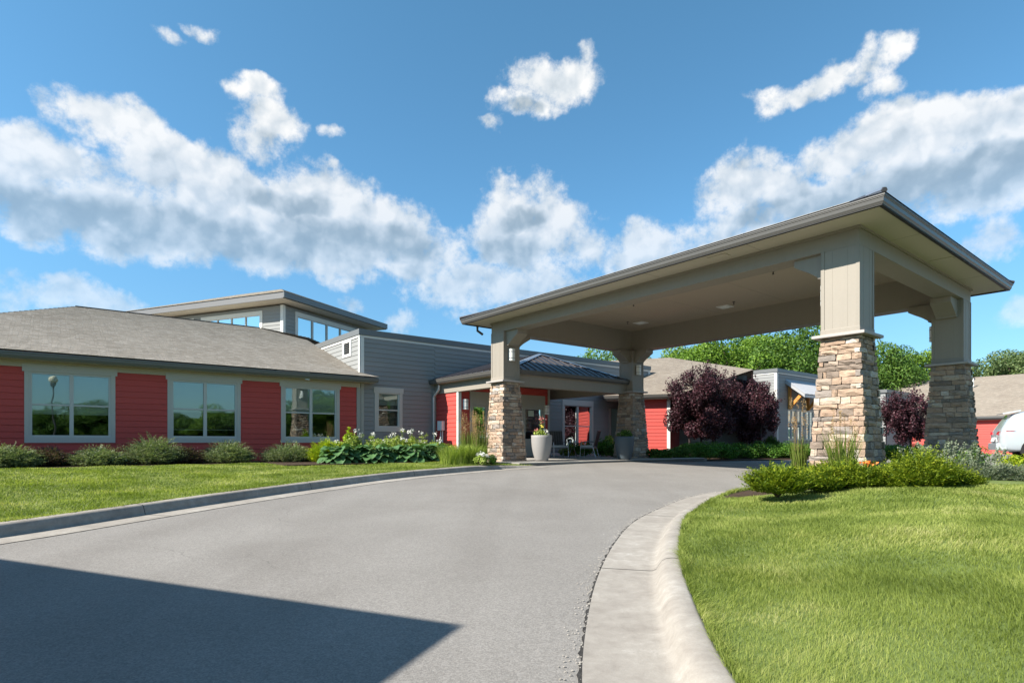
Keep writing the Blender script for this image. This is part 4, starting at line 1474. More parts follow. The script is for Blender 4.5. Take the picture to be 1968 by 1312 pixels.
# ============================== far right wing
fw = thing('building', 'far tan roofed wing with red wall panels seen beyond the right rear column', 'building', A(53, 12, 0))
WF = wall_negu(48.95)
zt = 2.33
fm = MB()
roof_plane(fm, [A(48.5, 40, zt), A(48.5, -20, zt), A(59.3, -9, zt + 3.6), A(59.3, 40, zt + 3.6)])
roof_plane(fm, [A(48.5, -20, zt), A(70, -20, zt), A(59.3, -9, zt + 3.6)])
roof_plane(fm, [A(70, -20, zt), A(70, 40, zt), A(59.3, 40, zt + 3.6), A(59.3, -9, zt + 3.6)])
frf = obj('roof', fm, M['shingle_tan'], fw)
obj('vent_pipe', MB().lathe(*A(56.0, 12.7, 0)[:2], [(.07, 4.9), (.07, 5.55)], 12), M['white'], frf)
obj('roof_vent', MB().box(FA, 58.2, 58.8, 13.2, 13.8, 5.6, 5.85), M['shingle_tan'], frf)
g = MB(); gutter_strip(g, wall_negu(48.6), -20, 40, 0, zt - .01, .16, .14); obj('gutter', g, M['gutter'], fw)
obj('soffit', MB().box(FA, 48.6, 49, -20, 40, 2.10, 2.12), M['soffit'], fw)
v = 40.0
kk = 0
while v > -19:
    c = ((2.2, 'red'), (2.6, 'trim'))[kk % 2]
    if c[1] == 'red':
        sided_wall(fw, WF, v - c[0], v, -.5, 2.1, [], M['red'], thick=.15)
    else:
        sided_wall(fw, WF, v - c[0], v, -.5, 2.1, [(v - 2.2, v - .4, .2, 1.8)], M['grey'], thick=.15)
        window(fw, WF, v - 2.3, v - .3, .1, 1.9, 2, .1, .14, .03, True)
    v -= c[0] + .003; kk += 1
ub = thing('roof_unit_screen', 'small grey parapet box rising between the two right columns', 'roof box', A(40.2, 13.5, 0))
sided_wall(ub, wall_negu(39.5), 13.2, 15.6, -.2, 3.6, [], M['grey'])
obj('front_wall', MB().box(wall_negv(13.2), 39.5, 44, -.2, 0, -.2, 3.6), M['grey'], ub)
obj('parapet_cap', MB().box(FA, 39.4, 44, 13.1, 15.7, 3.603, 3.80), M['gutter'], ub)

# ============================== wing beside the drive that throws the foreground shadow
sw = thing('building', 'neighbouring wing left of the drive whose roof corner shades the asphalt', 'building', (-12, -3, -.4))
hz = 3.0
ex_, ey_ = -4.29 - .0, .08
dz = hz + .46
cx_, cy_ = -.28 - KX * dz, 3.35 - KY * dz
SX = cx_ * EX + cy_ * EY; SY = cx_ * -EY + cy_ * EX
sm = MB()
c0, c1, c2, c3 = B(SX - 16, SY, hz), B(SX, SY, hz), B(SX, SY - 14, hz), B(SX - 16, SY - 14, hz)
r0, r1 = B(SX - 9, SY - 7, hz + 2.2), B(SX - 7, SY - 7, hz + 2.2)
for q in ([c0, c1, r1, r0], [c1, c2, r1], [c2, c3, r0, r1], [c3, c0, r0]): roof_plane(sm, q, .28)
obj('roof', sm, M['shingle'], sw)
obj('fascia', MB().box(FB, SX - 16, SX - .02, SY - 14, SY - .02, hz - .2, hz - .02), M['trim'], sw)
obj('wall', MB().box(FB, SX - 15.4, SX - .75, SY - 13.3, SY - .75, -.9, hz - .2), M['red'], sw)
for a in (SX - 4, SX - 8, SX - 12):
    window(sw, W(-EY * (SY - .75), EX * (SY - .75), EX, EY, -EY, EX), a, a + 2, .3, 2.3, 2, room=False)


# ============================== vegetation generators
def rot_basis(rng, n, up_bias=0.0, out=None, out_bias=0.0):
    """random orthonormal frames whose normals lean up / outward"""
    nrm = rng.normal(size=(n, 3))
    nrm /= np.linalg.norm(nrm, axis=1, keepdims=True)
    nrm[:, 2] += up_bias
    if out is not None: nrm = nrm + out * out_bias
    nrm /= np.linalg.norm(nrm, axis=1, keepdims=True) + 1e-9
    r = rng.normal(size=(n, 3))
    t = np.cross(nrm, r); t /= np.linalg.norm(t, axis=1, keepdims=True) + 1e-9
    b = np.cross(nrm, t)
    return nrm, t, b


def leaf_mesh(rng, P, size, aspect, mat, name, up=.5, out=None, outb=.8, fold=.25):
    """each leaf = 2 triangles folded on the midrib (4 verts: base, left, tip, right)"""
    n = len(P)
    nrm, t, b = rot_basis(rng, n, up, out, outb)
    s = size * rng.uniform(.6, 1.35, size=(n, 1))
    base = P - t * s * .5; tip = P + t * s * .5
    l = P - b * s * aspect * .5 + nrm * s * fold * .4
    r = P + b * s * aspect * .5 + nrm * s * fold * .4
    V = np.stack([base, l, tip, r], axis=1).reshape(-1, 3)
    i = np.arange(n)[:, None] * 4
    T = np.concatenate([i + [[0, 2, 1]], i + [[0, 3, 2]]], axis=0)
    return np_mesh(name, V, None, T, mat)


def blob_points(rng, n, blobs, shell=.55, zmin=None):
    bl = np.array(blobs, dtype=float)
    vol = bl[:, 3] * bl[:, 4] * bl[:, 5]
    vol = vol ** .75
    pick = rng.choice(len(bl), size=n, p=vol / vol.sum())
    d = rng.normal(size=(n, 3)); d /= np.linalg.norm(d, axis=1, keepdims=True)
    r = 1 - (1 - shell) * rng.random(n) ** 1.6
    c = bl[pick]
    P = c[:, :3] + d * r[:, None] * c[:, 3:6]
    if zmin is not None:
        k = P[:, 2] > zmin
        P = P[k]; d = d[k]
    return P, d


def crown_blobs(rng, cx, cz, rx, rz, n, br=.35, flat=.75):
    """clumps spread over an ellipsoid crown"""
    out = []
    for i in range(n):
        d = rng.normal(size=3); d /= np.linalg.norm(d)
        q = rng.uniform(.35, .85)
        s = br * rng.uniform(.65, 1.25)
        out.append((cx + d[0] * rx * q, d[1] * rx * q, cz + d[2] * rz * q, rx * s, rx * s, rz * s * flat))
    return out


def tree_limbs(rng, h, r0, blobs, mat, name='trunk', fork=.35):
    m = MB()
    top = h * .75
    lean = rng.uniform(-.04, .04, 2) * h
    m.tube([(0, 0, -.3), (0, 0, 0), (lean[0] * .3, lean[1] * .3, h * fork), (lean[0], lean[1], top)], [r0 * 1.35, r0, r0 * .75, r0 * .22], 10)
    for b in blobs[:14]:
        z0 = rng.uniform(fork * .7, fork * 1.7) * h
        f = min(1, z0 / top)
        p0 = (lean[0] * f, lean[1] * f, min(z0, top))
        mid = ((p0[0] + b[0]) / 2, (p0[1] + b[1]) / 2, (p0[2] + b[2]) / 2 + h * .03)
        m.tube([p0, mid, (b[0], b[1], b[2])], [r0 * .38, r0 * .24, r0 * .08], 6)
    me = bpy.data.meshes.new(name)
    me.from_pydata(m.v, [], m.f)
    me.materials.append(mat)
    return me


def make_tree_mesh(seed, h, rx, rz, nclump, nleaf, size, mat, br=.34, shell=.6, fork=.3, bark=None):
    rng = np.random.default_rng(seed)
    bl = crown_blobs(rng, 0, h - rz, rx, rz, nclump, br)
    P, d = blob_points(rng, nleaf, bl, shell)
    crown = leaf_mesh(rng, P, size, .62, mat, 'crown', .5, d, .9)
    return crown, tree_limbs(rng, h, h * .022, bl, bark or M['bark'], fork=fork)


TM = [make_tree_mesh(1, 10, 4.2, 4.2, 40, 25000, .21, L['tree']),
      make_tree_mesh(2, 10, 3.9, 4.4, 46, 25000, .20, L['treedark']),
      make_tree_mesh(3, 10, 4.6, 4.0, 34, 16000, .21, L['treelight'], .27, .5),
      make_tree_mesh(4, 10, 4.4, 4.1, 48, 25000, .20, L['tree'], .28)]


def tree(px, Y, top_z, kind, label, wide=1.0, rz=0.0, group='trees behind the buildings', X=None):
    if X is None: X = (px - 984) / 1109 * Y
    s = (top_z + .4) / 10
    t = thing('tree', label, 'tree', (X, Y, -.4), group)
    t.rotation_euler = (0, 0, rz)
    t.scale = (s * wide, s * wide, s)
    cr, tr = TM[kind]
    for nm, me in (('crown', cr), ('trunk', tr)):
        o = bpy.data.objects.new(nm, me); C.objects.link(o); o.parent = t
    return t


def topz(py, Y): return .62 + (849 - py) * Y / 1109


tree(1150, 50, topz(663, 50), 0, 'bright green tree top showing above the grey parapet left of the far column', .9, .3)
tree(1262, 62, topz(655, 62), 2, 'loose airy green tree just right of the far column', .9, 1.2)
tree(1330, 56, topz(654, 56), 3, 'broad green tree rising over the left side of the plum tree', 1.0, 2.1)
tree(1405, 52, topz(640, 52), 0, 'large rounded tree directly above the plum tree', 1.1, 3.9)
tree(1480, 56, topz(630, 56), 3, 'tall tree behind the white corner board of the flat roofed block', 1.1, 5.0)
tree(1548, 50, topz(612, 50), 1, 'tallest dark green tree directly left of the near column', 1.0, .9)
tree(1640, 56, topz(640, 56), 1, 'dark tree behind the near column', 1.0, 2.9)
tree(1712, 52, topz(657, 52), 1, 'dense dark tree immediately right of the near column', .95, 4.4)
tree(1772, 58, topz(664, 58), 3, 'lower green tree between the two right columns', .9, 1.8)
tree(1925, 60, topz(650, 60), 2, 'pale grey green tree above the far tan roof at the right edge', .95, 2.5)
tree(1990, 55, topz(636, 55), 2, 'tall loose tree cut off by the right edge of the picture', .95, .2)
tree(2120, 58, topz(640, 58), 1, 'dark tree beyond the right edge of the far wing', 1.0, .2)
tree(1370, 68, topz(655, 68), 1, 'dark tree filling the gap behind the rounded tree', 1.1, 2.2)
tree(1440, 66, topz(640, 66), 1, 'dark tree peeping between the two tall middle trees', 1.1, 1.2)

rt = random.Random(4)
for i in range(34):
    a_ = R_(4 - i * 2.15); dd_ = rt.uniform(52, 66)
    X, Y = dd_ * math.cos(a_), dd_ * math.sin(a_)
    tree(None, Y, rt.uniform(4.2, 6.2) if i > 12 else rt.uniform(6, 8.5), rt.choice((0, 1, 1, 3)), 'green tree across the drive behind the camera, mirrored in the windows', 1.7, i * 1.3, 'trees behind the camera mirrored in the windows', X=X)

# plum trees
def plum(loc, h, w, seed, label, nst, nleaf=26000):
    rng = np.random.default_rng(seed)
    t = thing('plum_tree', label, 'tree', loc, 'plum leaved trees')
    bl = []
    for i in range(64):
        d = rng.normal(size=3); d /= np.linalg.norm(d)
        q = rng.uniform(.2, .92)
        z = h * .56 + d[2] * h * .40 * q
        fx = 1.0 if z > h * .35 else .8
        s = rng.uniform(.14, .27)
        bl.append((d[0] * w * q * fx, d[1] * w * q * fx, z, w * s, w * s, h * s * .55))
    P, d = blob_points(rng, nleaf, bl, .35)
    # twiggy shoots past the outline
    sp = []
    m = MB()
    for i in range(90):
        dd = rng.normal(size=3); dd[2] = abs(dd[2]) * .8 + .1; dd /= np.linalg.norm(dd)
        c = np.array([dd[0] * w * .72, dd[1] * w * .72, h * .56 + dd[2] * h * .33])
        ln = rng.uniform(.25, .65)
        dr = dd + np.array([0, 0, .6]); dr /= np.linalg.norm(dr)
        e = c + dr * ln
        m.tube([tuple(c * .8), tuple(c), tuple(e)], [.012, .008, .003], 4)
        k = rng.random((26, 1))
        sp.append(c + dr * ln * k + rng.normal(size=(26, 3)) * .05)
    sp = np.concatenate(sp)
    P = np.concatenate([P, sp]); d = np.concatenate([d, rng.normal(size=sp.shape) * .3])
    me = leaf_mesh(rng, P, .095, .6, L['plum'], 'crown', .3, d, .5)
    link('crown', me, loc, t)
    for k in range(nst):
        a = k * 2.4 + .5
        x, y = math.cos(a) * w * .28, math.sin(a) * w * .28
        m.tube([(x, y, -.2), (x, y, .1), (x * 1.3, y * 1.3, h * .45), (x * 1.9, y * 1.9, h * .75)], [.07, .055, .04, .012], 8)
        for b in bl[k * 5:k * 5 + 5]:
            m.tube([(x * 1.2, y * 1.2, h * .35), (b[0], b[1], b[2])], [.03, .008], 5)
    me = bpy.data.meshes.new('trunk'); me.from_pydata(m.v, [], m.f); me.materials.append(M['darkbark'])
    link('trunk', me, loc, t)
    return t


def atp(px, Y, z=0.0): return ((px - 984) / 1109 * Y, Y, z)


plum(atp(1352, 26.6, -.1), 4.40, 2.0, 11, 'large dark plum leaved tree in front of the tan roofed wing', 4, 50000)
plum(atp(1446, 28.6, -.1), 3.9, 1.35, 12, 'smaller plum leaved tree leaning to the right against the white corner board', 3, 28000)
plum(atp(1742, 24.5), 2.75, 1.05, 13, 'plum leaved tree between the near column and the right rear column', 2, 14000)


# -------- shrubs
def shrub_leafy(loc, w, d, h, n, size, mat, seed, name, label, cat, group=None, lumps=16, up=.6, aspect=.6, stems=True, shell=.6):
    rng = np.random.default_rng(seed)
    t = thing(name, label, cat, loc, group)
    bl = [(0, 0, h * .40, w * .36, d * .36, h * .38)]
    for i in range(lumps):
        a = rng.uniform(0, 2 * math.pi); q = rng.uniform(.25, .78)
        zz = h * rng.uniform(.2, .76) * (1 - .35 * q * q)
        s = rng.uniform(.16, .28)
        bl.append((math.cos(a) * w * .5 * q, math.sin(a) * d * .5 * q, zz, w * s * .8, d * s * .8, h * s))
    P, dd = blob_points(rng, n, bl, shell, .0)
    link('foliage', leaf_mesh(rng, P, size, aspect, mat, 'foliage', up, dd, .7), loc, t)
    if stems:
        m = MB()
        for i in range(9):
            b = bl[1 + i % (len(bl) - 1)]
            m.tube([(b[0] * .2, b[1] * .2, -.05), (b[0] * .6, b[1] * .6, b[2] * .6), b[:3]], [.012, .009, .004], 5)
        me = bpy.data.meshes.new('stems'); me.from_pydata(m.v, [], m.f); me.materials.append(M['bark'])
        link('stems', me, loc, t)
    return t


def spray_mesh(rng, w, d, h, ns, nl, ls, mat, lean=.6, droop=.15, spread=.35, name='foliage'):
    """feathery sprays: each a curved stem with narrow leaflets along both sides"""
    a = rng.uniform(0, 2 * np.pi, ns); q = np.sqrt(rng.random(ns))
    bx = np.cos(a) * q * w * .34; by = np.sin(a) * q * d * .34
    out = np.stack([np.cos(a) * q * lean + rng.normal(size=ns) * .25, np.sin(a) * q * lean + rng.normal(size=ns) * .25, np.ones(ns) * .75], axis=1)
    out /= np.linalg.norm(out, axis=1, keepdims=True)
    z0 = h * (.62 - .35 * q * q) * rng.uniform(.1, 1.0, ns)
    ln = spread * h * rng.uniform(.7, 1.4, ns) * 1.0
    base = np.stack([bx, by, z0], axis=1)
    k = (np.arange(nl) + .5) / nl
    # curve: outward with droop
    side = np.cross(out, np.array([0, 0, 1.0])); side /= np.linalg.norm(side, axis=1, keepdims=True) + 1e-9
    P = base[:, None, :] + out[:, None, :] * (ln[:, None] * k)[:, :, None]
    P[:, :, 2] -= droop * ln[:, None] * k ** 2
    V = []; 
    sg = np.where(np.arange(nl) % 2 == 0, 1.0, -1.0)
    roll = rng.uniform(-.8, .8, ns)
    up = np.cross(side, out)
    sv = side * np.cos(roll)[:, None] + up * np.sin(roll)[:, None]
    L_ = ls * (1.15 - .7 * k)[None, :, None] * rng.uniform(.7, 1.3, (ns, nl, 1))
    dr = sv[:, None, :] * sg[None, :, None] * .8 + out[:, None, :] * .75 + rng.normal(size=(ns, nl, 3)) * .22
    dr /= np.linalg.norm(dr, axis=2, keepdims=True)
    tip = P + dr * L_
    wv = np.cross(dr, up[:, None, :] + rng.normal(size=(ns, nl, 3)) * .4)
    wv /= np.linalg.norm(wv, axis=2, keepdims=True) + 1e-9
    mid = P + dr * L_ * .5
    Wd = L_ * .20
    V = np.stack([P, mid + wv * Wd, tip, mid - wv * Wd], axis=2).reshape(-1, 3)
    n = ns * nl
    i = np.arange(n)[:, None] * 4
    T = np.concatenate([i + [[0, 2, 1]], i + [[0, 3, 2]]], axis=0)
    return np_mesh(name, V, None, T, mat)


def shrub_spray(loc, w, d, h, ns, nl, ls, mat, seed, name, label, cat, group=None, core=True, **kw):
    rng = np.random.default_rng(seed)
    t = thing(name, label, cat, loc, group)
    link('foliage', spray_mesh(rng, w, d, h, ns, nl, ls, mat, **kw), loc, t)
    m = MB()
    for i in range(12):
        a = rng.uniform(0, 6.28); q = rng.uniform(.2, .9)
        m.tube([(0, 0, -.05), (math.cos(a) * w * .2 * q, math.sin(a) * d * .2 * q, h * .25), (math.cos(a) * w * .4 * q, math.sin(a) * d * .4 * q, h * .55)], [.014, .010, .004], 5)
    me = bpy.data.meshes.new('stems'); me.from_pydata(m.v, [], m.f); me.materials.append(M['bark'])
    link('stems', me, loc, t)
    return t


# juniper bed right (positions in metres beside the kerb)
jl = [(1494, 7.65, .95, .46, 'leftmost bright juniper at the tip of the bed by the kerb'),
      (1572, 8.15, 1.0, .48, 'bright juniper below the left edge of the near column'),
      (1640, 8.2, .95, .50, 'bright juniper in front of the near column left of the orange bloom'),
      (1715, 8.1, .95, .52, 'feathery juniper right of the orange bloom'),
      (1775, 8.15, .95, .60, 'tallest feathery juniper below the gap between the right columns'),
      (1838, 8.3, .8, .42, 'rightmost bright juniper beside the silvery sage'),
      (1600, 8.9, 1.0, .50, 'second row juniper against the foot of the near column'),
      (1750, 8.9, 1.1, .52, 'second row juniper right of the near column foot')]
for i, (px, Y, w, h, lb) in enumerate(jl):
    h *= (.86, .70, .84, .74, .98, .66, .80, .80)[i]; w *= (.92, .85, .82, .86, .88, .95, .9, .9)[i]
    t = shrub_spray(atp(px, Y, -.06), w, w * .9, h, 560, 18, .062, L['juniper'], 100 + i, 'juniper', lb, 'shrub', 'junipers in the bed by the near column', lean=1.0, spread=.55, droop=.1)
    rng = np.random.default_rng(180 + i)
    P, dd = blob_points(rng, 2000, [(0, 0, h * .24, w * .38, w * .38, h * .28)], .6, .01)
    link('inner_foliage', leaf_mesh(rng, P, .045, .35, L['juniper'], 'inner_foliage', .4, dd, .6), atp(px, Y, -.06), t)
# silvery sage with flower spikes
for i, (px, Y, w, h, lb) in enumerate([(1820, 9.3, .9, .58, 'silvery sage with tall flower spikes in front of the right rear column'), (1878, 9.2, .8, .48, 'silvery sage sprawling right of the junipers'), (1775, 9.6, .8, .5, 'silvery sage tucked behind the tallest juniper')]):
    t = shrub_spray(atp(px, Y, -.03), w, w, h, 420, 16, .035, L['sage'], 130 + i, 'sage_plant', lb, 'plant', 'silvery sages', lean=.9)
    rng = np.random.default_rng(140 + i)
    for k in range(7):
        a = rng.uniform(0, 6.28); q = rng.uniform(.2, 1)
        b = np.array([math.cos(a) * w * .3 * q, math.sin(a) * w * .3 * q, h * .5]); e = b + np.array([math.cos(a) * .22 * q, math.sin(a) * .22 * q, h * .62])
        P = b + (e - b) * rng.uniform(.35, 1, (90, 1)) + rng.normal(size=(90, 3)) * .018
        me = leaf_mesh(rng, P, .035, .6, L['sage'], 'flower_spike', .2)
        link('flower_spike', me, t.location, t)
for i, (px, Y, w, h, lb) in enumerate([(1925, 9.3, 1.5, .42, 'low spreading grey green juniper at the right edge of the lawn'), (2040, 9.6, 1.6, .42, 'low spreading grey green juniper beyond the right edge')]):
    shrub_spray(atp(px, Y, -.03), w, w * .8, h, 1000, 14, .035, L['sage'], 150 + i, 'spreading_juniper', lb, 'shrub', 'low spreading junipers', lean=1.6, droop=.3)
shrub_leafy(atp(1868, 10.8), .55, .5, .62, 1500, .05, L['treedark'], 160, 'evergreen_shrub', 'small dark evergreen at the right foot of the right rear column', 'shrub')
shrub_leafy(atp(1960, 11.5), .9, .6, .45, 1500, .05, L['lime'], 161, 'lime_shrub', 'lime green shrub in front of the silver car', 'shrub')
for i, (px, Y) in enumerate([(1728, 19), (1765, 19.5), (1700, 20), (1800, 20.5)]):
    shrub_leafy(atp(px, Y), 1.1, .9, .62, 2600, .06, L['hedge'], 165 + i, 'hedge_shrub', ('clipped green shrub left below the plum tree between the right columns', 'clipped green shrub right below the plum tree between the right columns', 'green shrub hidden beside the near column', 'green shrub hidden behind the right rear column')[i], 'shrub')
# orange flower
fo = thing('orange_flower', 'single orange bloom among the junipers before the near column', 'flower', atp(1668, 7.85, .0))
rng = np.random.default_rng(3)
b = atp(1668, 7.85, .0)
link('petals', leaf_mesh(rng, np.array([0, 0, .33]) + rng.normal(size=(30, 3)) * [.035, .035, .02], .035, .8, M['orange_flower'], 'petals', .5), b, fo)
m = MB(); m.tube([(0, 0, -.05), (0, 0, .33)], [.006, .004], 5); me = bpy.data.meshes.new('stem'); me.from_pydata(m.v, [], m.f); me.materials.append(L['reed']); link('stem', me, b, fo)


# -------- ornamental grasses
def grass_clump(loc, r, h, nb, mat, seed, name, label, plumes=0, ph=1.3, pm='plume', lean=.35, wid=.006, group=None):
    rng = np.random.default_rng(seed)
    t = thing(name, label, 'ornamental grass', loc, group)

    def blades(n, hh, wd_, ln):
        a = rng.uniform(0, 6.283, n); q = np.sqrt(rng.random(n)) * r * .4
        hh = hh * rng.uniform(.6, 1.1, n)
        b = np.stack([np.cos(a) * q, np.sin(a) * q, np.zeros(n)], 1)
        a2 = a + rng.normal(size=n) * .5
        o = np.stack([np.cos(a2), np.sin(a2), np.zeros(n)], 1) * (ln * rng.random(n) * hh)[:, None]
        s = np.stack([-np.sin(a2), np.cos(a2), np.zeros(n)], 1) * wd_
        rows = []
        for k, wk in ((0, 1), (.4, .9), (.75, .6), (1, .05)):
            c = b + o * k ** 2 + np.stack([np.zeros(n), np.zeros(n), hh * (k - .12 * ln * k * k)], 1)
            rows += [c - s * wk, c + s * wk]
        V = np.stack(rows, 1).reshape(-1, 3)
        i = np.arange(n)[:, None] * 8
        Q = np.concatenate([i + [[0, 1, 3, 2]], i + [[2, 3, 5, 4]], i + [[4, 5, 7, 6]]], 0)
        tips = b + o + np.stack([np.zeros(n), np.zeros(n), hh * (1 - .12 * ln)], 1)
        return V, Q, tips, b, o
    V, Q, _, _, _ = blades(nb, h, wid, lean)
    link('blades', np_mesh('blades', V, Q, None, mat), loc, t)
    if plumes:
        V, Q, tips, b, o = blades(plumes, ph, .0035, lean * .45)
        link('stalks', np_mesh('stalks', V, Q, None, L['dry']), loc, t)
        k = 34
        dn = (b + o * .6 + [0, 0, 1e-3]) - tips
        Pm = tips[:, None, :] + (np.stack([np.zeros(plumes), np.zeros(plumes), np.ones(plumes)], 1)[:, None, :] * -.24 * rng.random((plumes, k, 1))) + rng.normal(size=(plumes, k, 3)) * [.011, .011, .01]
        Pm = Pm.reshape(-1, 3)
        me = leaf_mesh(rng, Pm, .030, .35, L[pm], 'plumes', 0)
        link('plumes', me, loc, t)
    return t


grass_clump(atp(1620, 8.75), .45, .85, 240, L['reed'], 201, 'ornamental_grass', 'wispy green grass with pale plumes in front of the near column', 14, 1.05, 'plume', .40)
grass_clump(atp(1536, 11.6), .35, .75, 160, L['reed'], 202, 'ornamental_grass', 'tall tan plumed grass just left of the near column base', 22, 1.42, 'plume', .25)
grass_clump(atp(900, 17.2), .6, .95, 420, L['reed'], 203, 'ornamental_grass', 'tan plumed reed grass in front of the orange vestibule wall', 60, 1.50, 'plume', .22)
grass_clump(atp(922, 17.0), .55, .95, 420, L['reed'], 204, 'ornamental_grass', 'tan plumed reed grass touching the left column', 60, 1.42, 'plume', .22)
for i, (px, lb) in enumerate([(868, 'fine bright green grass mound beside the hostas'), (890, 'fine bright green grass mound in front of the left reed grass'), (908, 'fine green grass mound left of the white hydrangea')]):
    grass_clump(atp(px, 16.2, -.02), .8, .62, 900, L['palegreen'] if i < 2 else L['reed'], 210 + i, 'fine_grass', lb, 0, lean=.8, wid=.004, group='fine grass mounds by the left column')

# -------- left foundation shrubs
ls = [(-25, 17.9, 1.3, .72, 'greyshrub', 'grey green shrub cut off by the left edge of the picture'), (25, 18.0, 1.25, .70, 'greyshrub', 'grey green sprawling shrub at the left end of the red wall'),
      (92, 18.3, .95, .60, 'plumshrub', 'purple tinged thin shrub below the left corner of the first window'), (188, 18.1, 1.5, .72, 'greyshrub', 'grey green shrub below the right half of the first window'),
      (292, 18.1, 1.35, .86, 'greyshrub', 'tallest rounded grey green shrub between the first two windows'), (352, 18.3, 1.1, .68, 'plumshrub', 'purple tinged shrub below the left corner of the second window'),
      (438, 18.1, 1.4, .76, 'greyshrub', 'rounded grey green shrub below the right edge of the second window'), (555, 18.0, 1.6, .78, 'greyshrub', 'grey green shrub below the third window')]
for i, (px, v, w, h, mt, lb) in enumerate(ls):
    r_ = (px - 984) / 1109
    Y = v / (-r_ * UY + UX)
    loc = (r_ * Y, Y, -.02)
    h *= (1.0, .9, 1.0, .85, 1.12, .9, 1.05, .95)[i]
    t = shrub_spray(loc, w * 1.12, w * .95, h * 1.03, 1000, 14, .06, L[mt], 220 + i, 'foundation_shrub', lb, 'shrub', 'shrubs along the red wall', lean=1.3, spread=.42, droop=.3)
    rng = np.random.default_rng(240 + i)
    P, dd = blob_points(rng, 3000, [(0, 0, h * .36, w * .36, w * .32, h * .30), (w * .22, 0, h * .3, w * .25, w * .22, h * .24), (-w * .24, .05, h * .3, w * .22, w * .22, h * .26)], .5, .02)
    link('inner_foliage', leaf_mesh(rng, P, .055, .5, L[mt], 'inner_foliage', .4, dd, .6), loc, t)


def onv(px, v, z=-.02):
    r_ = (px - 984) / 1109
    Y = v / (-r_ * UY + UX)
    return (r_ * Y, Y, z)


# yellow green shrubs
shrub_spray(onv(625, 17.0), 1.0, .9, .85, 620, 14, .08, L['lime'], 260, 'lime_shrub', 'yellow green shrub at the left end of the hosta bed', 'shrub', lean=.6)
shrub_leafy(onv(648, 17.2), .7, .7, .75, 900, .09, L['lime'], 261, 'lime_shrub', 'yellow green leafy shrub behind the first hosta', 'shrub')
shrub_leafy(onv(858, 16.9), .8, .6, .68, 1100, .07, L['lime'], 262, 'lime_shrub', 'yellow green shrub between the hostas and the fine grass', 'shrub')
# mid row of pale flowering perennials
for i in range(10):
    px = 655 + i * 20
    h = (.85, .95, .80, .9, .85, 1.0, .98, 1.05, .95, .85)[i]
    loc = onv(px, 17.2 + .15 * (i % 3))
    t = shrub_leafy(loc, .85, .7, h * .98, 1500, .085, L['palegreen'], 270 + i, 'lily_clump', 'pale green perennial clump with white blooms, ' + ('first', 'second', 'third', 'fourth', 'fifth', 'sixth', 'seventh', 'eighth', 'ninth', 'tenth')[i] + ' from the left behind the hostas', 'plant', 'pale perennials behind the hostas', lumps=9, up=.1, aspect=.35, stems=True)
    rng = np.random.default_rng(300 + i)
    for k in range(5):
        a = rng.uniform(0, 6.28); q = rng.uniform(0, .3)
        e = np.array([math.cos(a) * q, math.sin(a) * q, h * rng.uniform(.62, 1.08)])
        m = MB(); m.tube([(e[0] * .3, e[1] * .3, .1), tuple(e)], [.008, .005], 5)
        P = e + rng.normal(size=(26, 3)) * [.04, .04, .03]
        me = leaf_mesh(rng, P, .05, .7, M['white_flower'] if k % 2 == 0 else L['palegreen'], 'bloom', .5)
        link('bloom', me, loc, t)
        me = bpy.data.meshes.new('stalk'); me.from_pydata(m.v, [], m.f); me.materials.append(L['palegreen']); link('stalk', me, loc, t)
tl = shrub_leafy(onv(668, 17.6), .45, .45, 1.25, 260, .14, L['lime'], 290, 'young_shrub', 'thin upright lime leaved sapling before the red panel right of the third window', 'shrub', lumps=8)

# hostas: every leaf a part
def hosta_leaf(seed, s=1.0):
    r = random.Random(seed)
    V = []; Fc = []
    nx = 6
    prof = (.02, .30, .46, .44, .28, .02)
    for i in range(nx):
        y = i / (nx - 1)
        wv = prof[i] * r.uniform(.94, 1.06)
        for j, sx in enumerate((-1, -.5, 0, .5, 1)):
            x = sx * wv
            z = -.18 * y * y + .10 * (1 - abs(sx)) * 0 + .13 * abs(sx) * math.sin(math.pi * y) + .02 * math.sin(9 * y + sx * 5 + seed)
            V.append((x * s, (y - (.06 * abs(sx) if i == 0 else 0)) * s, z * s))
    for i in range(nx - 1):
        for j in range(4):
            a = i * 5 + j
            Fc.append((a, a + 1, a + 6, a + 5))
    me = bpy.data.meshes.new('leaf'); me.from_pydata(V, [], Fc); me.materials.append(L['hosta'])
    me.polygons.foreach_set('use_smooth', [True] * len(me.polygons))
    return me


HL = [hosta_leaf(k) for k in range(5)]
rh = random.Random(31)
for i, px in enumerate([650, 683, 716, 750, 784, 816, 838]):
    loc = onv(px, (16.0, 16.15, 15.9, 16.05, 15.85, 16.1, 16.5)[i], -.03)
    t = thing('hosta', 'big leaved blue green hosta, ' + ('first', 'second', 'third', 'fourth', 'fifth', 'sixth', 'seventh')[i] + ' from the left in the bed edge', 'plant', loc, 'hostas along the bed edge')
    crown_m = MB()
    for k in range(58):
        ringk = k / 58
        a = k * 2.39996 + i
        tilt = -.15 + ringk * .62
        q = .10 + .34 * ringk
        z = .50 - .40 * ringk ** 1.4
        me = rh.choice(HL)
        o = bpy.data.objects.new('leaf', me); C.objects.link(o); o.parent = t
        s = rh.uniform(.24, .36)
        o.location = (math.cos(a) * q, math.sin(a) * q, z + rh.uniform(-.03, .03))
        o.rotation_euler = (-(tilt + rh.uniform(-.2, .2)), rh.uniform(-.3, .3), a - math.pi / 2)
        o.scale = (s, s, s)
        crown_m.tube([(0, 0, -.02), (math.cos(a) * q * .6, math.sin(a) * q * .6, z * .7), (math.cos(a) * q, math.sin(a) * q, z)], [.010, .008, .006], 4)
    me = bpy.data.meshes.new('petioles'); me.from_pydata(crown_m.v, [], crown_m.f); me.materials.append(L['hosta'])
    link('petioles', me, loc, t)

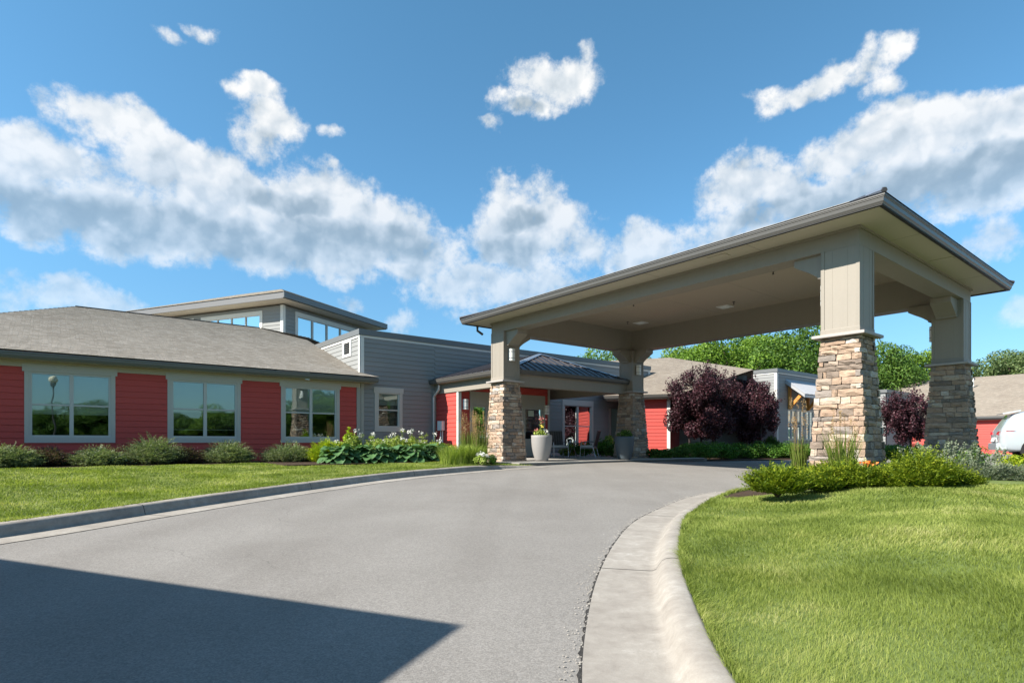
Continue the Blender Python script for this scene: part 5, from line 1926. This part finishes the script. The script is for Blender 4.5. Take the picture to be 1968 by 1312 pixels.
# white hydrangea and little box ball by the left column
loc = atp(925, 15.7, .0)
hy = shrub_leafy(loc, .42, .4, .34, 420, .06, L['palegreen'], 320, 'hydrangea', 'small white blooming hydrangea at the foot of the left column', 'shrub', lumps=8)
rng = np.random.default_rng(8)
for k in range(9):
    a = rng.uniform(0, 6.28); q = rng.uniform(.0, .17)
    P = np.array([math.cos(a) * q, math.sin(a) * q, .33 - q * .5]) + rng.normal(size=(60, 3)) * [.028, .028, .018]
    link('bloom', leaf_mesh(rng, P, .028, .8, M['white_flower'], 'bloom', .7), loc, hy)
shrub_leafy(atp(946, 16.2), .32, .32, .30, 900, .035, L['hedge'], 321, 'box_ball', 'little round green box shrub against the left column', 'shrub')

# beds beyond the drive (right middle)
hs = [(1268, 22.4, 1.15, .58, 'treedark', 'dark low shrub at the right foot of the far column'), (1305, 23.0, 1.1, .66, 'treedark', 'dark low shrub left of the hedge mounds'),
      (1350, 24.0, 1.9, .84, 'hedge', 'dark green hedge mound below the large plum tree'), (1388, 25.0, 1.4, .80, 'hedge', 'rounded hedge mound right of the dark mound'),
      (1428, 26.3, 1.7, .86, 'hedge', 'wide bright hedge mound below the smaller plum tree'), (1466, 26.4, 1.7, .84, 'hedge', 'bright hedge mound right of the widest mound'), (1502, 26.6, 1.6, .82, 'hedge', 'bright hedge mound below the awning bracket'),
      (1538, 26.8, 1.5, .78, 'hedge', 'bright hedge mound left of the near column base'), (1484, 28.9, 1.1, 1.15, 'treedark', 'dark green shrub behind the bright mounds at the block corner')]
for i, (px, Y, w, h, mt, lb) in enumerate(hs):
    shrub_leafy(atp(px, Y, -.13), w, w * .8, h, 5200, .065, L[mt], 330 + i, 'hedge_shrub', lb, 'shrub', 'shrubs in the bed beyond the drive', lumps=22)
# bed beside the patio seats
for i, (px, Y, w, h, mt) in enumerate([(1120, 25.6, 1.1, .8, 'hedge'), (1158, 25.0, 1.2, .85, 'hedge'), (1176, 24.2, .8, .6, 'treedark'), (1092, 26.0, .9, .6, 'palegreen'), (1168, 25.6, .5, 1.05, 'palegreen')]):
    shrub_leafy(atp(px, Y), w, w * .7, h, 1800, .08, L[mt], 350 + i, 'patio_shrub', ('leafy green shrub behind the table', 'dense green shrub right of the right chair', 'dark shrub beside the blue planter', 'pale leafy plant under the tall window', 'upright pale plant by the red corner')[i], 'shrub', 'shrubs along the patio wall')

# mulch beds
mu = MB()
for a0, a1, b0, b1 in ((-6, 8.7, 17.35, 19.44), (8.7, 10.69, 15.3, 19.44), (4.7, 10.69, 15.3, 17.35)):
    mu.box(FA, a0, a1 - .003, b0, b1 - .003, -.06, .022)
structure('mulch_bed', mu, M['mulch'])
mu = MB(); q_ = [(20.4, 14.0), (21.5, 13.2), (27.0, 11.4), (31, 12.6), (31, 16.9), (20.4, 16.9)]
mu.prism([A(u, v, -.4) for u, v in q_], [A(u, v, -.125) for u, v in q_])
structure('mulch_bed', mu, M['mulch'])
n = 26
def bed_clip(x, y):
    q = Vector((x, y, 0))
    i = min(range(len(PR)), key=lambda k: (PR[k] - q).length)
    s_ = (q - PR[i]).dot(NR[i])
    if s_ < .68: q = PR[i] + NR[i] * .68
    return q.x, q.y


ring_ = [bed_clip(atp(1650, 9.9)[0] + 3.9 * math.cos(t) * 1.0, 9.75 + 1.75 * math.sin(t) + .18 * math.cos(t)) for t in np.linspace(0, 2 * math.pi, n, endpoint=False)]
mm = MB()
cx0, cy0 = sum(p[0] for p in ring_) / n, sum(p[1] for p in ring_) / n
for i in range(n):
    p, q = ring_[i], ring_[(i + 1) % n]
    mm.poly([(cx0, cy0, .03), (p[0], p[1], min(.0, RZ(p[0], p[1]) + .11)), (q[0], q[1], min(.0, RZ(q[0], q[1]) + .11))])
structure('mulch_bed', mm, M['mulch'])
structure('path', MB().box(W(9.5, 8.75, 1, 0, 0, 1), -1.2, 12, 0, .35, -.05, .055), M['concrete'])

# ============================== planters, seats, car, lamp
def planter(loc, rt, rb, h, mat, label, plant):
    t = thing('planter', label, 'planter', loc, 'tall round planters by the porch')
    m = MB()
    pf = []
    for k in range(13):
        f = k / 12
        pf.append((rb + (rt - rb) * (1 - (1 - f) ** 2.4), h * f))
    prof = [(rb * .9, 0)] + pf + [(rt - .012, h + .012), (rt - .04, h + .008), (rt - .045, h - .09), (.01, h - .10)]
    m.lathe(loc[0], loc[1], [(r, z + loc[2]) for r, z in prof], 36, True)
    obj('pot', m, mat, t, smooth=True)
    obj('soil', MB().lathe(loc[0], loc[1], [(rt - .05, h - .085), (rt - .05, h - .07)], 24), M['mulch'], t)
    return t


p1 = atp(1041, 18.45, .004)
planter(p1, .335, .19, .82, M['potlight'], 'light stone grey round planter right of the left column', 1)
p2 = atp(1200, 20.2, .004)
planter(p2, .335, .20, .80, M['potdark'], 'dark slate blue round planter in front of the far column', 1)
rng = np.random.default_rng(55)
t = thing('potted_flowers', 'mixed green foliage with pink and white blooms in the light grey planter', 'plant', (p1[0], p1[1], .75))
P, d = blob_points(rng, 420, [(-.06, 0, .12, .22, .2, .14), (.1, 0, .06, .15, .15, .1)], .4, 0)
link('foliage', leaf_mesh(rng, P, .075, .55, L['palegreen'], 'foliage', .4, d, .6), (p1[0], p1[1], .75), t)
for (x, y, z, mt, s) in ((-.02, 0, .62, 'pink_flower', .05), (.03, .03, .50, 'pink_flower', .035), (-.16, 0, .24, 'pink_flower', .04), (.12, -.05, .20, 'white_flower', .075), (.03, .0, .36, 'yellow_flower', .03)):
    P = np.array([x, y, z]) + rng.normal(size=(40, 3)) * [s, s, s * .6]
    link('bloom', leaf_mesh(rng, P, .045, .8, M[mt], 'bloom', .6), (p1[0], p1[1], .75), t)
m = MB(); m.tube([(0, 0, 0), (-.02, 0, .6)], [.01, .006], 5).tube([(.02, 0, 0), (.03, .03, .5)], [.01, .006], 5)
me = bpy.data.meshes.new('stalk'); me.from_pydata(m.v, [], m.f); me.materials.append(L['reed']); link('stalk', me, (p1[0], p1[1], .75), t)
P = np.array([0, 0, .3]) + rng.normal(size=(120, 3)) * [.04, .04, .14]
link('leaves', leaf_mesh(rng, P, .05, .4, L['reed'], 'leaves', .3), (p1[0], p1[1], .75), t)
t = thing('potted_plant', 'dark leafy plant filling the slate blue planter', 'plant', (p2[0], p2[1], .74))
P, d = blob_points(rng, 700, [(0, 0, .10, .28, .26, .16), (.05, 0, .2, .18, .15, .14)], .4, 0)
link('foliage', leaf_mesh(rng, P, .07, .5, L['treedark'], 'foliage', .4, d, .6), (p2[0], p2[1], .74), t)


def T3(o, rz):
    c, s = math.cos(rz), math.sin(rz)
    return lambda x, y, z: (o[0] + x * c - y * s, o[1] + x * s + y * c, o[2] + z)


def chair(loc, rz, label):
    """x = right, y = front (towards sitter's knees)"""
    t = thing('patio_chair', label, 'chair', loc, 'patio chairs under the porch')
    T = T3(loc, rz)
    for sx in (-1, 1):
        obj('leg', MB().tube([T(sx * .30, .28, 0), T(sx * .30, .26, .42), T(sx * .31, .22, .62)], .014, 8), M['steel'], t)
        obj('leg', MB().tube([T(sx * .28, -.34, 0), T(sx * .28, -.22, .42)], .014, 8), M['steel'], t)
        obj('armrest', MB().tube([T(sx * .31, .26, .60), T(sx * .32, .1, .635), T(sx * .31, -.26, .62)], .02, 8), M['chairmetal'], t)
    q = MB()
    for (z0, z1) in ((.36, .40),):
        q.hexa([T(-.29, -.26, z0), T(.29, -.26, z0), T(.29, .28, z0), T(-.29, .28, z0), T(-.29, -.26, z1), T(.29, -.26, z1), T(.29, .28, z1), T(-.29, .28, z1)])
    obj('seat_frame', q, M['chairmetal'], t)
    c = MB().hexa([T(-.28, -.22, .402), T(.28, -.22, .402), T(.28, .29, .402), T(-.28, .29, .402), T(-.28, -.22, .49), T(.28, -.22, .49), T(.28, .29, .49), T(-.28, .29, .49)])
    obj('cushion', c, M['cushion'], t, bevel=.025)
    b = obj('backrest', MB().hexa([T(-.26, -.245, .45), T(.26, -.245, .45), T(.26, -.235, .45), T(-.26, -.235, .45), T(-.26, -.405, 1.04), T(.26, -.405, 1.04), T(.26, -.395, 1.04), T(-.26, -.395, 1.04)]), M['chairmesh'], t)
    fr = MB()
    for sx in (-1, 1): fr.tube([T(sx * .27, -.23, .40), T(sx * .275, -.40, 1.05)], .014, 8)
    fr.tube([T(-.275, -.40, 1.05), T(.275, -.40, 1.05)], .014, 8)
    obj('back_frame', fr, M['chairmetal'], b)
    for k in range(5):
        x = -.2 + k * .1
        obj('slat', MB().tube([T(x, -.232, .45), T(x, -.392, 1.04)], .006, 5), M['chairmetal'], b)
    return t


chair((3.02, 22.6, .004), R_(68), 'mesh backed patio chair with pale cushion right of the little table, turned to the left')
chair((1.86, 22.9, .004), R_(195), 'mesh backed patio chair with pale cushion behind the light grey planter')
tl_ = (2.42, 23.0, .004)
tb = thing('side_table', 'small round metal patio table between the two chairs', 'table', tl_)
obj('tabletop', MB().lathe(tl_[0], tl_[1], [(.30, .56), (.31, .565), (.31, .58), (.30, .585)], 28), M['chairmetal'], tb)
for k in range(4):
    a = k * math.pi / 2 + .6
    obj('leg', MB().tube([(tl_[0] + .10 * math.cos(a), tl_[1] + .10 * math.sin(a), .56), (tl_[0] + .08 * math.cos(a), tl_[1] + .08 * math.sin(a), .35), (tl_[0] + .24 * math.cos(a), tl_[1] + .24 * math.sin(a), .004)], .013, 8), M['chairmetal'], tb)
for k, (x, y) in enumerate(((-.1, .02), (.1, -.05))):
    o = thing('candle_jar', ('small glass jar at the left of the patio table', 'small glass jar at the right of the patio table')[k], 'jar', (tl_[0] + x, tl_[1] + y, .585))
    obj('glass', MB().lathe(tl_[0] + x, tl_[1] + y, [(.035, .585), (.04, .62), (.036, .68), (.033, .68), (.034, .60)], 14), M['steel'], o)
    obj('candle', MB().lathe(tl_[0] + x, tl_[1] + y, [(.03, .60), (.03, .64)], 12), M['white'], o)

# car: rear quarter visible at the right edge
def car(loc, rz, label):
    t = thing('parked_car', label, 'car', loc)
    T = T3(loc, rz)     # x forward, y left
    st = [  # x, z_low, z_belt, z_roof, halfwidth low, belt, roof
        (0.0, .55, .78, .84, .70, .74, .70), (.05, .42, .92, 1.02, .82, .84, .72), (.14, .34, .98, 1.18, .88, .89, .70), (.35, .30, 1.02, 1.55, .91, .92, .62), (.60, .30, 1.03, 1.66, .92, .93, .62),
        (1.1, .30, 1.02, 1.70, .93, .94, .63), (1.9, .28, 1.00, 1.71, .93, .94, .64), (2.6, .28, .99, 1.67, .93, .94, .63), (3.05, .28, .98, 1.50, .93, .94, .64), (3.45, .28, .98, 1.15, .92, .92, .72),
        (3.7, .28, .97, 1.03, .92, .90, .80), (4.3, .30, .86, .90, .90, .84, .70), (4.6, .36, .66, .70, .78, .72, .60), (4.66, .45, .58, .60, .62, .6, .5)]
    V = []; Fc = []
    for x, zl, zb, zr, wl, wb, wr in st:
        ringp = [(wl * .9, zl), (wl, zl + .06), (wl * 1.01, (zl + zb) / 2), (wb, zb), (wb - .02 if zr - zb > .1 else wb, zb + .02), ((wb + wr) / 2 + .02, (zb + zr) / 2), (wr + .04, zr - .06), (wr - .08, zr), (wr * .4, zr + .02)]
        full = [(x, y, z) for y, z in ringp] + [(x, -y, z) for y, z in reversed(ringp)]
        V += full
    m = len(ringp) * 2
    for i in range(len(st) - 1):
        for k in range(m):
            j = (k + 1) % m
            Fc.append((i * m + k, (i + 1) * m + k, (i + 1) * m + j, i * m + j))
    Fc.append(tuple(range(m))); Fc.append(tuple((len(st) - 1) * m + k for k in range(m - 1, -1, -1)))
    mb = MB(); mb.v = [T(*p) for p in V]; mb.f = Fc
    body = obj('body', mb, M['carpaint'], t, smooth=True)
    bv = body.modifiers.new('smooth', 'SUBSURF'); bv.levels = 1; bv.render_levels = 2
    for sy in (-1, 1):
        gl = MB()
        y = lambda z: (.925 - (z - 1.04) / .55 * .27) * sy
        for x0, x1, x2, x3 in ((.78, 1.42, 1.42, .95), (1.50, 2.35, 2.35, 1.50), (2.43, 3.22, 2.80, 2.43)):
            q = [T(x0, y(1.07) + .012 * sy, 1.07), T(x1, y(1.07) + .012 * sy, 1.07), T(x2, y(1.50) + .012 * sy, 1.50), T(x3, y(1.50) + .012 * sy, 1.50)]
            q2 = [T(x0, y(1.07) - .03 * sy, 1.07), T(x1, y(1.07) - .03 * sy, 1.07), T(x2, y(1.50) - .03 * sy, 1.50), T(x3, y(1.50) - .03 * sy, 1.50)]
            o = obj('window', MB().prism(q, q2), M['cglass'], t)
        a = MB()
        a.prism([T(-.03, .50 * sy, .90), T(.04, .80 * sy, .86), T(.42, .935 * sy, 1.01), T(.20, .90 * sy, 1.03), T(-.0, .60 * sy, 1.0)],
                [T(.05, .50 * sy, .90), T(.10, .74 * sy, .86), T(.45, .85 * sy, 1.01), T(.24, .82 * sy, 1.03), T(.08, .60 * sy, 1.0)])
        obj('taillight', a, M['taillight'], t)
        for xw in (.98, 3.72):
            arch = [T(xw + .43 * math.cos(a_), .935 * sy, .36 + .43 * math.sin(a_)) for a_ in np.linspace(-.25, math.pi + .25, 18)]
            arch2 = [T(xw + .43 * math.cos(a_), .70 * sy, .36 + .43 * math.sin(a_)) for a_ in np.linspace(-.25, math.pi + .25, 18)]
            obj('wheel_arch', MB().prism(arch, arch2), M['rubber'], t)
            c0 = Vector(T(xw, .80 * sy, .35))
            ty = MB(); rm_ = MB()
            def ringw(r, y): return [T(xw + r * math.cos(q), y * sy, .35 + r * math.sin(q)) for q in np.linspace(0, 2 * math.pi, 28, endpoint=False)]
            ty.prism(ringw(.35, .945), ringw(.35, .72))
            wh = obj('wheel', ty, M['rubber'], t)
            rm_.prism(ringw(.22, .955), ringw(.22, .90))
            obj('rim', rm_, M['steel'], wh)
    for sy in (-1, 1):
        obj('sill_cladding', MB().hexa([T(1.42, .90 * sy, .26), T(3.28, .90 * sy, .26), T(3.28, .965 * sy, .26), T(1.42, .965 * sy, .26), T(1.42, .90 * sy, .44), T(3.28, .90 * sy, .44), T(3.28, .955 * sy, .44), T(1.42, .955 * sy, .44)]), M['rubber'], t)
        obj('roof_rail', MB().tube([T(.9, .60 * sy, 1.70), T(1.2, .60 * sy, 1.76), T(2.6, .60 * sy, 1.74), T(2.8, .60 * sy, 1.64)], .018, 8), M['steel'], t)
        for x_, z0_, z1_ in ((1.46, .40, 1.04), (2.39, .38, 1.02), (3.28, .38, 1.0)):
            obj('door_gap', MB().hexa([T(x_, .925 * sy, z0_), T(x_ + .012, .925 * sy, z0_), T(x_ + .012, .946 * sy, z0_), T(x_, .946 * sy, z0_), T(x_, .925 * sy, z1_), T(x_ + .012, .925 * sy, z1_), T(x_ + .012, .944 * sy, z1_), T(x_, .944 * sy, z1_)]), M['rubber'], t)
        for x_ in (1.62, 2.52):
            obj('door_handle', MB().tube([T(x_, .955 * sy, .92), T(x_ + .18, .955 * sy, .92)], .016, 8), M['steel'], t)
    obj('rear_window', MB().prism([T(.115, .58, 1.12), T(.115, -.58, 1.12), T(.40, -.52, 1.60), T(.40, .52, 1.60)], [T(.18, .58, 1.12), T(.18, -.58, 1.12), T(.47, -.52, 1.60), T(.47, .52, 1.60)]), M['cglass'], t)
    obj('spoiler', MB().hexa([T(.16, -.56, 1.60), T(.16, .56, 1.60), T(.62, .58, 1.69), T(.62, -.58, 1.69), T(.14, -.54, 1.63), T(.14, .54, 1.63), T(.62, .58, 1.735), T(.62, -.58, 1.735)]), M['carpaint'], t)
    obj('rear_bumper', MB().hexa([T(-.06, -.72, .36), T(-.06, .72, .36), T(.2, .9, .36), T(.2, -.9, .36), T(-.06, -.72, .60), T(-.06, .72, .60), T(.2, .9, .60), T(.2, -.9, .60)]), M['carpaint'], t, bevel=.03)
    obj('licence_plate', MB().hexa([T(-.075, -.16, .66), T(-.075, .16, .66), T(-.03, .16, .66), T(-.03, -.16, .66), T(-.03, -.16, .80), T(-.03, .16, .80), T(.0, .16, .80), T(.0, -.16, .80)]), M['white'], t)
    return t


M['cglass'] = paint('dark_car_glass', (.012, .015, .02), .06, .02, .02, .6, coat=1)
car((17.0, 20.35, -.02), R_(-31), 'pale silver car seen from its rear corner at the right edge of the picture')

# lamp post behind the camera, seen mirrored in the first window
lp = (1.25, -1.4, RZ(1.25, -1.4) - .02)
lt = thing('street_lamp', 'globe lamp post behind the camera, mirrored in the first window', 'street lamp', lp)
obj('post', MB().tube([(lp[0], lp[1], lp[2]), (lp[0], lp[1], 3.75)], [.06, .04], 12), M['lampmetal'], lt)
obj('base', MB().lathe(lp[0], lp[1], [(.16, lp[2]), (.16, lp[2] + .12), (.08, lp[2] + .3)], 16), M['lampmetal'], lt)
obj('collar', MB().lathe(lp[0], lp[1], [(.05, 3.72), (.13, 3.78), (.15, 3.86)], 16), M['lampmetal'], lt)
M['globe'] = paint('cream_globe', (.75, .68, .50), .4)
obj('globe', MB().lathe(lp[0], lp[1], [(.15 if k == 0 else .26 * math.sin(.62 + (math.pi - .62) * k / 12) + .001, 4.08 - .26 * math.cos(.62 + (math.pi - .62) * k / 12)) for k in range(13)], 24), M['globe'], lt, smooth=True)


# ============================== grass blades (uncountable: stuff)
def grass_blades(name, label, P, hgt, wid, rng, parent=None, lean=.85):
    n = len(P)
    a = rng.uniform(0, 6.283, n)
    # combed clumps: shared lean direction from a smooth field
    fx = np.sin(P[:, 0] * 2.1 + np.sin(P[:, 1] * 1.7) * 1.5) + .6 * np.sin(P[:, 0] * 6.1 - P[:, 1] * 5.3)
    fy = np.cos(P[:, 1] * 2.3 + np.sin(P[:, 0] * 1.9) * 1.4) + .6 * np.cos(P[:, 0] * 5.2 + P[:, 1] * 6.7)
    h = hgt * rng.uniform(.45, 1.25, n) * (1 + .22 * np.sin(P[:, 0] * 3.1 + P[:, 1] * 2.3) + .15 * np.sin(P[:, 0] * 7.7 - P[:, 1] * 6.1))
    o = np.stack([fx * .35 + rng.normal(size=n) * .5, fy * .35 + rng.normal(size=n) * .5, np.zeros(n)], 1) * (h * lean)[:, None]
    s = np.stack([np.cos(a), np.sin(a), np.zeros(n)], 1) * (wid * rng.uniform(.6, 1.3, n))[:, None]
    z = np.array([0, 0, 1.0])
    m1 = P + o * .3 + z * (h * .55)[:, None]
    tip = P + o + z * (h * .95)[:, None]
    V = np.stack([P - s, P + s, m1 + s * .75, m1 - s * .75, tip], 1).reshape(-1, 3)
    i = np.arange(n)[:, None] * 5
    me = np_mesh('blades', V, i + [[0, 1, 2, 3]], i + [[3, 2, 4]], L['grass'])
    return props(link(name, me), label, 'grass', kind='stuff')


def sample_mesh(o, dens_fn, rng):
    me = o.data
    n = len(me.vertices)
    co = np.empty(n * 3, np.float32); me.vertices.foreach_get('co', co); co = co.reshape(-1, 3)
    q = np.empty(len(me.polygons) * 4, np.int32); me.loops.foreach_get('vertex_index', q); q = q.reshape(-1, 4)
    A0, B0, C0, D0 = (co[q[:, k]] for k in range(4))
    area = .5 * (np.linalg.norm(np.cross(B0 - A0, D0 - A0), axis=1) + np.linalg.norm(np.cross(B0 - C0, D0 - C0), axis=1))
    cen = (A0 + B0 + C0 + D0) / 4
    cnt = rng.poisson(area * dens_fn(cen))
    idx = np.repeat(np.arange(len(q)), cnt)
    u = rng.random((len(idx), 1)); v = rng.random((len(idx), 1))
    P = (A0[idx] * (1 - u) + B0[idx] * u) * (1 - v) + (D0[idx] * (1 - u) + C0[idx] * u) * v
    return P


def dens_right(c):
    d = np.linalg.norm(c[:, :2] - [0, 0], axis=1)
    inview = (c[:, 1] > .9) & (c[:, 0] < c[:, 1] * 1.15 + 1.5)
    base = np.where(d < 4.5, 13000, np.where(d < 7, 7500, np.where(d < 11, 3500, 500)))
    return np.where(inview, base, np.where(d < 9, 700, 60))


rng = np.random.default_rng(77)
P = sample_mesh(lawnR, dens_right, rng)
bedx = atp(1650, 9.9)[0]
keep = ((P[:, 0] - bedx) / 3.85) ** 2 + ((P[:, 1] - 9.75) / 1.7) ** 2 > 1
keep &= ~((P[:, 0] > 8.3) & (P[:, 1] > 8.72) & (P[:, 1] < 9.12))
P = P[keep]
d = np.linalg.norm(P[:, :2], axis=1)
grass_blades('grass', 'sunlit mown grass blades of the island lawn right of the drive', P, .036 + .0 * d, .0010 + .00045 * np.maximum(0, d - 3), rng)


FR = []
for path, ns, e in ((PR, NR, .615), (PL, NL, .600)):
    for i in range(1, len(path)):
        p = path[i]
        if p.y < 1.5 or p.length > 17: continue
        k = int((p - path[i - 1]).length * (900 if p.length < 6 else 420))
        for _ in range(k):
            f = RNG.random()
            q = path[i - 1].lerp(p, f) + ns[i] * (e + abs(RNG.normal()) * .03)
            if path is PL and q.x > -.9: continue
            FR.append((q.x, q.y, RZ(p.x, p.y) + (.10 if path is PR else .118)))
FR = np.array(FR)
grass_blades('grass', 'ragged fringe of grass overhanging the kerb edges', FR, .052, .0016 + .0004 * np.maximum(0, np.linalg.norm(FR[:, :2], axis=1) - 4), rng, lean=1.3)


def dens_left(c):
    d = np.linalg.norm(c[:, :2], axis=1)
    return np.where(d < 9, 3000, np.where(d < 13, 2200, np.where(d < 20, 1500, 250))) * np.where(c[:, 0] > -1.05 * c[:, 1] - 1, 1, .15)


P = sample_mesh(lawnL, dens_left, rng)
uu = P[:, 0] * UX + P[:, 1] * UY; vv = -P[:, 0] * UY + P[:, 1] * UX
keep = ~(((uu > -6) & (vv > 17.35)) | ((uu > 4.7) & (vv > 15.3)))
P = P[keep]; d = np.linalg.norm(P[:, :2], axis=1)
grass_blades('grass', 'sunlit mown grass blades of the lawn before the red wing', P, .042, .0022 + .00045 * np.maximum(0, d - 5), rng)
